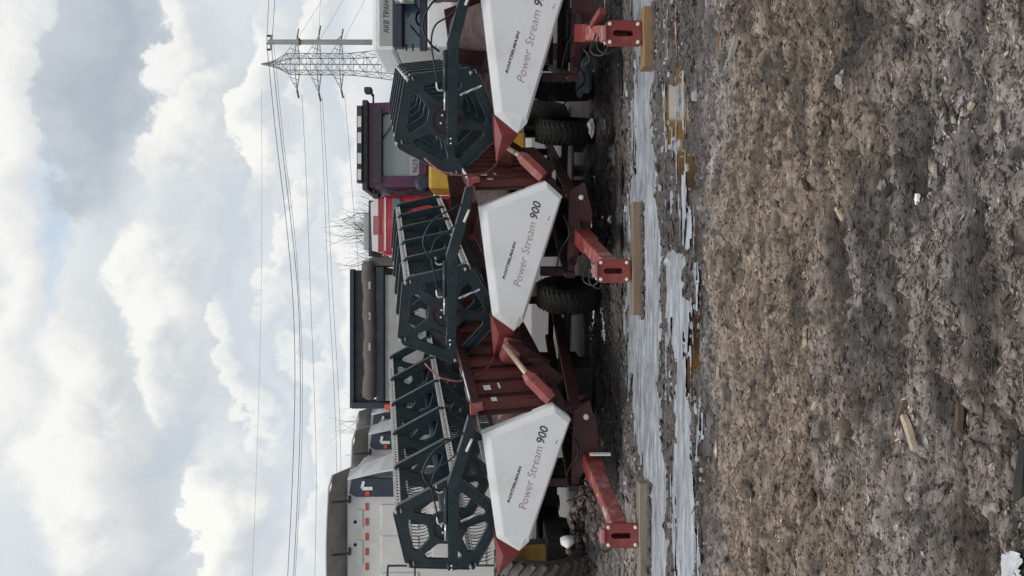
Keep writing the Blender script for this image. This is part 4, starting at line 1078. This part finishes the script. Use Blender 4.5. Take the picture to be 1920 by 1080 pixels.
# red and white truck
Y = 17.0; o = base_at(420, Y); t = thing('red_truck', 'red and white truck cab with a grey roof box, behind the tipper', 'truck', o)
rect(MB(), 714, 900, 478, 366, .0, 2.2, .08).build('cab_body', M['firered'], t)
cr = MB(); n_ = 0
p = [W_(716, 474, Y, o), W_(697, 470, Y, o), W_(694, 380, Y, o), W_(716, 366, Y, o)]
cr.prism([(q.x, q.z) for q in p], .05, 2.0); cr.build('cab_roof', M['white'], t)
rect(MB(), 709, 713, 473, 368, -.012, .03, .003).build('red_stripe', M['firered'], t)
rect(MB(), 721, 724, 470, 370, -.014, .03, .003).build('white_stripe', M['white'], t)
rect(MB(), 699, 709, 440, 405, .02, .06, .006).build('roof_hatch', M['pink'], t)
rect(MB(), 736, 752, 470, 372, -.03, .02, .008).build('windscreen', M['wind'], t)
rect(MB(), 677, 693, 467, 398, .3, 1.6, .02).build('roof_box', M['cabgrey'], t)
rect(MB(), 688, 695, 480, 374, .2, 1.7, .01).build('roof_rack', M['dkgrey'], t)
rect(MB(), 900, 950, 470, 374, .2, 4.0, .02).build('chassis', M['dkgrey'], t)
for y in (462, 382):
    p = W_(960, y, Y, o); MB().lathe([(.0, -.12), (.3, -.14), (.34, -.18), (.52, -.17), (.55, 0), (.52, .17), (.34, .18), (0, .12)], (p.x, 1.0, .55), (1, 0, 0), 28).build('wheel', M['tyre'], t)
# tractor with purple cab and yellow hood
Y = 16.2; o = base_at(272, Y); t = thing('purple_cab_tractor', 'yellow tractor with a dark purple cab and roof lamps behind the right header', 'tractor', o)
oa, ob = W_(683, 350, Y, o), W_(800, 196, Y, o)
wa, wb = W_(716, 332, Y, o), W_(787, 212, Y, o)
fr = plate_mesh('cab_frame', [(oa.x + .03, oa.z), (ob.x - .03, oa.z), (ob.x, oa.z - .05), (ob.x + .05, ob.z), (oa.x - .02, ob.z), (oa.x, oa.z - .05)],
                [[(wa.x + .06, wa.z), (wb.x - .06, wa.z), (wb.x, wa.z - .06), (wb.x, wb.z + .06), (wb.x - .06, wb.z), (wa.x + .06, wb.z), (wa.x, wb.z + .06), (wa.x, wa.z - .06)]], .10, .015, M['purple'])
link('cab_frame', fr, t)
rect(MB(), 716, 787, 336, 208, .03, .05).build('windscreen', M['pane'], t)
rect(MB(), 700, 717, 344, 203, -.10, -.06, .01).build('sun_visor', M['dkgrey'], t)
rect(MB(), 690, 800, 349, 198, .07, 1.7, .04).build('cab_body', M['purple'], t)
rect(MB(), 681, 692, 358, 190, -.15, 1.7, .03).build('cab_roof', M['dkgrey'], t)
lb = rect(MB(), 672, 682, 345, 202, -.2, -.05, .01).build('light_bar', M['dkgrey'], t)
for y in (330, 300, 262, 232): rect(MB(), 674, 681, y + 10, y - 10, -.22, -.19, .005).build('lamp', M['galv'], lb)
ar = MB(); ar.tube([W_(700, 180, Y, o), W_(694, 172, Y, o)], .03, 8); ar.tube([W_(700, 195, Y, o), W_(700, 178, Y, o)], .02, 8); ar.build('lamp_arm', M['dkgrey'], t)
rect(MB(), 684, 698, 176, 165, -.12, .1, .03).build('work_lamp', M['dkgrey'], t)
rect(MB(), 699, 712, 372, 363, -.12, .1, .03).build('work_lamp', M['dkgrey'], t)
MB().tube([W_(702, 362, Y, o), W_(700, 350, Y, o)], .02, 8).build('lamp_arm', M['dkgrey'], t)
p = W_(795, 345, Y, o); MB().lathe([(.0, -.06), (.10, -.07), (.17, -.05), (.19, .0), (.17, .05), (0, .08)], p + Vector((0, -.15, 0)), (0, 1, 0), 22).build('mirror', M['navy'], t)
MB().tube(bez([W_(720, 354, Y, o), W_(745, 360, Y, o), W_(770, 358, Y, o), W_(785, 350, Y, o)], 5), .02, 8).build('grab_rail', M['dkgrey'], t)
h1, h2 = W_(806, 357, Y, o), W_(848, 235, Y, o)
MB().box(((h1.x + h2.x) / 2, .3, (h1.z + h2.z) / 2), (h2.x - h1.x, 1.2, h1.z - h2.z), None, .06).build('hood', M['yellow'], t)
rect(MB(), 848, 955, 330, 220, .1, 3.5, .05).build('engine_body', M['dkgrey'], t)
rect(MB(), 950, 985, 298, 250, -.1, .5, .04).build('counterweight', M['yellow'], t)
for y in (352, 195):
    p = W_(960, y, Y, o); MB().lathe([(.0, -.2), (.45, -.2), (.5, -.28), (.85, -.26), (.92, 0), (.85, .26), (.5, .28), (0, .2)], (p.x, 1.5, .92), (1, 0, 0), 32).build('wheel', M['tyre'], t)
pa = W_(781, 312, Y, o)
pl = MB().box((pa.x, -.012, pa.z), (.40, .008, .28), None, .003).build('number_sheet', M['cabgrey'], t)
tm = text_mesh('9629', .15, M['letters_dark'], 0, 1, 0); w = mesh_width(tm)
to = link('lettering', tm, pl); to.rotation_euler = (math.pi / 2, 0, 0); to.location = (pa.x - w / 2, -.02, pa.z - .02)
tm = text_mesh('77', .10, M['letters_dark'], 0, 1, 0); to = link('lettering', tm, pl); to.rotation_euler = (math.pi / 2, 0, 0); to.location = (pa.x - .05, -.02, pa.z - .12)
wp = MB(); wp.tube([W_(716, 262, Y, o) + Vector((0, -.03, 0)), W_(735, 235, Y, o) + Vector((0, -.03, 0)), W_(762, 228, Y, o) + Vector((0, -.03, 0))], .012, 6); wp.build('wiper', M['hose'], t)
# white lettered truck
Y = 16.6; o = base_at(10, Y); t = thing('lettered_truck', 'white truck with lettering on its roof fairing, cut off at the right edge', 'truck', o)
rect(MB(), 740, 905, 92, -95, .06, 2.2, .06).build('cab_body', M['cab'], t)
rect(MB(), 697, 742, 94, -97, .0, 1.8, .09).build('roof_fairing', M['white'], t)
rect(MB(), 711, 738, 86, -88, -.03, .02, .02).build('sign_panel', M['cabgrey'], t)
rect(MB(), 738, 757, 92, -95, -.22, .04, .03).build('sun_visor', M['navy'], t)
rect(MB(), 757, 787, 88, -90, .02, .05, .004).build('windscreen', M['wind'], t)
rect(MB(), 787, 800, 95, -98, -.05, .05, .01).build('windscreen_sill', M['navy'], t)
rect(MB(), 802, 850, 90, -92, -.08, .05, .04).build('bonnet_panel', M['white'], t)
tm = text_mesh('АКВ ТРАНС', .17, M['letters_dark'], .12, 1, .003); w = mesh_width(tm)
tm.transform(Matrix.Diagonal((.80 / w, .9, 1, 1)))
pa = W_(729, 63, Y, o); to = link('lettering', tm, t); to.rotation_euler = (math.pi / 2, 0, 0); to.location = (pa.x, -.035, pa.z)
rect(MB(), 744, 780, 30 - 16, -10, -.35, -.2, .02).build('mirror', M['cabgrey'], t)
p = W_(759, 13, Y, o); MB().lathe([(0, -.05), (.06, -.05), (.07, 0), (0, .05)], p + Vector((0, -.4, 0)), (0, 1, 0), 16).build('round_mirror', M['galv'], t)
p = W_(796, 34, Y, o)
MB().lathe([(.19, -.02), (.215, 0), (.19, .02), (.17, 0), (.19, -.02)], p + Vector((0, -.02, 0)), (0, 1, -.2), 24).build('steering_wheel', M['hose'], t)
for y in (70, 20): MB().tube([W_(788, y, Y, o) + Vector((0, -.03, 0)), W_(770, y - 22, Y, o) + Vector((0, -.03, 0))], .015, 6).build('wiper', M['hose'], t)
for (x, y) in ((763, 88), (775, 88)): MB().tube([W_(x, 98, Y, o) + Vector((0, -.1, 0)), W_(x, 86, Y, o) + Vector((0, -.1, 0))], .02, 6).build('grab_handle', M['hose'], t)
rect(MB(), 850, 915, 95, -98, -.12, .05, .04).build('bumper', M['cabgrey'], t)
rect(MB(), 905, 960, 80, -85, .3, 5.0, .02).build('chassis', M['dkgrey'], t)
for y in (75, -80):
    p = W_(960, y, Y, o); MB().lathe([(.0, -.12), (.3, -.14), (.34, -.18), (.52, -.17), (.55, 0), (.52, .17), (.34, .18), (0, .12)], (p.x, 1.2, .55), (1, 0, 0), 28).build('wheel', M['tyre'], t)

# ------------------------------------------------------------------ pylon, pole, wires
PY = 85.0; po = base_at(122, PY); kx = PY / FPX
t = thing('lattice_pylon', 'steel lattice power pylon with three cross arms behind the right header', 'pylon', po)
def zof(x): return P(x, 122, PY).z
lv = [(490, .4), (506, 3), (522, 7), (540, 15), (557, 15.5), (578, 15.5), (598, 15.5), (619, 15.5), (640, 15.5), (660, 16), (685, 18), (712, 20.5), (745, 24), (790, 28), (850, 35), (968, 48)]
ml = MB(); d = MB()
pts = [[(sx * w * kx, sy * w * kx, zof(x)) for (sx, sy) in ((-1, -1), (1, -1), (1, 1), (-1, 1))] for x, w in lv]
for k in range(4): ml.tube([p[k] for p in pts], .055, 5)
ml.build('mast_leg', M['zinc'], t)
for i in range(len(pts) - 1):
    for k in range(4):
        k2 = (k + 1) % 4
        d.tube([pts[i][k], pts[i + 1][k2]], .028, 4, False); d.tube([pts[i][k2], pts[i + 1][k]], .028, 4, False); d.tube([pts[i + 1][k], pts[i + 1][k2]], .035, 4, False)
d.build('lattice_brace', M['zinc'], t)
MB().tube([(0, 0, zof(490)), (0, 0, 0)], .07, 5).build('ladder', M['zinc'], t)
tips = {}
for x, l in ((557, 48), (598, 54), (640, 48)):
    z = zof(x); zb = zof(x - 17)
    for s_ in (-1, 1):
        a = MB()
        tip = Vector((s_ * l * kx, 0, z)); tips[(x, s_)] = tip
        w = 15.5 * kx
        for sy in (-1, 1):
            a.tube([(s_ * w, sy * w, z), tip], .06, 5); a.tube([(s_ * w, sy * w, zb), tip], .03, 4)
        for f in (.35, .65):
            q1 = Vector((s_ * w, w, z)).lerp(tip, f); q2 = Vector((s_ * w, -w, zb)).lerp(tip, f); a.tube([q1, q2], .035, 4)
        a.build('cross_arm', M['zinc'], t)
    for s_ in (-1, 1):
        tip = tips[(x, s_)]
        prof = []
        for i in range(7): prof += [(.05, i * .16), (.13, i * .16 + .05), (.05, i * .16 + .1)]
        MB().lathe(prof, tip, (-.9 if s_ < 0 else .9, -.3, -.25), 8).build('insulator', M['dkgrey'], t)
Y2 = 40.0; po2 = base_at(80, Y2); t2 = thing('power_pole', 'grey concrete power pole standing in front of the pylon', 'power pole', po2)
top = P(503, 78, Y2) - po2
MB().tube([(0, 0, 0), (-.02, 0, top.z)], [.17, .125], 12).build('pole_shaft', M['concrete'], t2)
MB().bar((-.45, 0, top.z - .15), (.35, 0, top.z - .15), .08, .10).build('pole_arm', M['zinc'], t2)
MB().lathe([(.13, -.06), (.20, -.05), (.20, .05), (.13, .06)], (0, 0, top.z - 1.6), (0, 0, 1), 12).build('clamp', M['zinc'], t2)
for x in (-.42, -.1, .3): MB().lathe([(.03, 0), (.07, .03), (.04, .08), (.07, .12), (.03, .18)], (x, 0, top.z - .1), (0, 0, 1), 8).build('insulator', M['dkgrey'], t2)
MB().bar((0, 0, top.z - 3.5), (.32, -.1, top.z - 3.9), .06, .06).build('lamp_arm', M['zinc'], t2)
def wire(pts, Y_, r_, lab):
    pp = [P(x, y, Y_) for x, y in pts]
    o_ = pp[0]
    mb = MB().tube(bez([q - o_ for q in pp], 8), r_, 5); ob = mb.build('power_line', M['wire']); ob.location = o_
    tag(ob, lab, 'power line', 'overhead power lines')
wire([(500, 80), (517, 250), (537, 420), (549, 560), (553, 700), (549, 880), (538, 1110)], Y2, .017, 'uppermost of the close dark wires sagging left from the pole')
wire([(508, 80), (526, 250), (546, 420), (559, 560), (563, 700), (561, 860), (549, 1110)], Y2, .017, 'middle of the close dark wires sagging left from the pole')
wire([(513, 80), (530, 250), (548, 400), (556, 480), (565, 620), (567, 720), (565, 860), (552, 1110)], Y2 - .6, .010, 'lowest thin wire of the bundle sagging left from the pole')
wire([(500, 80), (503, 20), (508, -60)], Y2, .014, 'upper short wire leaving the pole to the right')
wire([(510, 80), (514, 20), (519, -60)], Y2, .014, 'lower short wire leaving the pole to the right')
wire([(490, 166), (491, 400), (488, 640), (480, 900), (472, 1110)], PY, .014, 'faint single earth wire highest across the sky from the pylon tip')
for x, s0, a_, lab in ((566, 177, [(566, 177), (574, 330), (581, 520), (590, 760), (593, 900), (590, 1110)], 'faint line from the top pylon arm running left'),
                 (604, 182, [(604, 182), (613, 330), (622, 520), (634, 720), (639, 860), (641, 1110)], 'line from the middle pylon arm running left'),
                 (604, 183, [(600, 182), (607, 330), (615, 520), (626, 720), (631, 860), (633, 1110)], 'second line from the middle pylon arm running left'),
                 (646, 177, [(646, 177), (655, 280), (662, 380), (670, 470), (684, 700)], 'line from the lowest pylon arm dropping behind the red truck')):
    wire(a_, PY, .021, lab)
for a_, lab in (([(555, 76), (585, 30), (625, -30)], 'steep line from the top pylon arm to the right edge'), ([(597, 76), (599, 40), (602, -30)], 'nearly level line from the middle pylon arm to the right edge'),
                ([(598, 78), (620, 40), (660, -30)], 'steep line from the middle pylon arm to the right edge'), ([(642, 80), (660, 45), (700, -30)], 'steep line from the lowest pylon arm to the right edge')):
    wire(a_, PY, .016, lab)
# ------------------------------------------------------------------ bare trees
def bare_tree(x_top, y, Y_, seed, label, spread=1.0, trunk_r=.16):
    base = base_at(y, Y_); H = P(x_top, y, Y_).z; r = random.Random(seed)
    t = thing('bare_tree', label, 'tree', base, None, 'bare trees behind the vehicles')
    tr = MB(); cr = MB()
    def grow(mb, p, d, L, rad, dep):
        n = 3; pts = [p]; dd = d.copy()
        for i in range(n):
            dd = (dd + Vector((r.uniform(-.16, .16), r.uniform(-.16, .16), r.uniform(-.03, .13)))).normalized(); pts.append(pts[-1] + dd * L / n)
        mb.tube(pts, [rad * (1 - .35 * i / n) for i in range(n + 1)], 6 if dep < 2 else 3, False)
        if dep >= 5: return
        for i in range(4 if dep in (1, 2) else 3 if dep < 4 else 2):
            q = pts[r.choice((1, 2, 3))] if i else pts[-1]
            ax_ = Vector((r.uniform(-1, 1), r.uniform(-1, 1), r.uniform(-.2, .6))).normalized()
            nd_ = (dd + ax_ * r.uniform(.35, .75) * spread).normalized()
            grow(cr, q, nd_, L * r.uniform(.58, .78), rad * .56, dep + 1)
    grow(tr, Vector((0, 0, 0)), Vector((0, 0, 1)), H * .36, trunk_r, 0)
    zmax = max(v[2] for v in cr.v); k = (H - 0) / zmax
    for m_ in (tr, cr): m_.v = [(a * k * .9, b_ * k * .9, c * k) for a, b_, c in m_.v]
    tr.build('trunk', M['bark'], t); cr.build('crown', M['bark'], t)
bare_tree(618, 440, 38, 4, 'widest bare tree, its twigs above the red truck and grey roof box', 1.0)
bare_tree(628, 490, 41, 15, 'bare tree with twigs just right of the tipper headboard', .9)
bare_tree(618, 838, 38, 6, 'bare tree whose twigs rise between the two nearest white cabs', .8, .12)
bare_tree(652, 775, 42, 8, 'small bare tree beside the left corner of the tipper', .8, .10)
bare_tree(655, 385, 42, 11, 'small bare tree left of the purple cab', .8, .10)
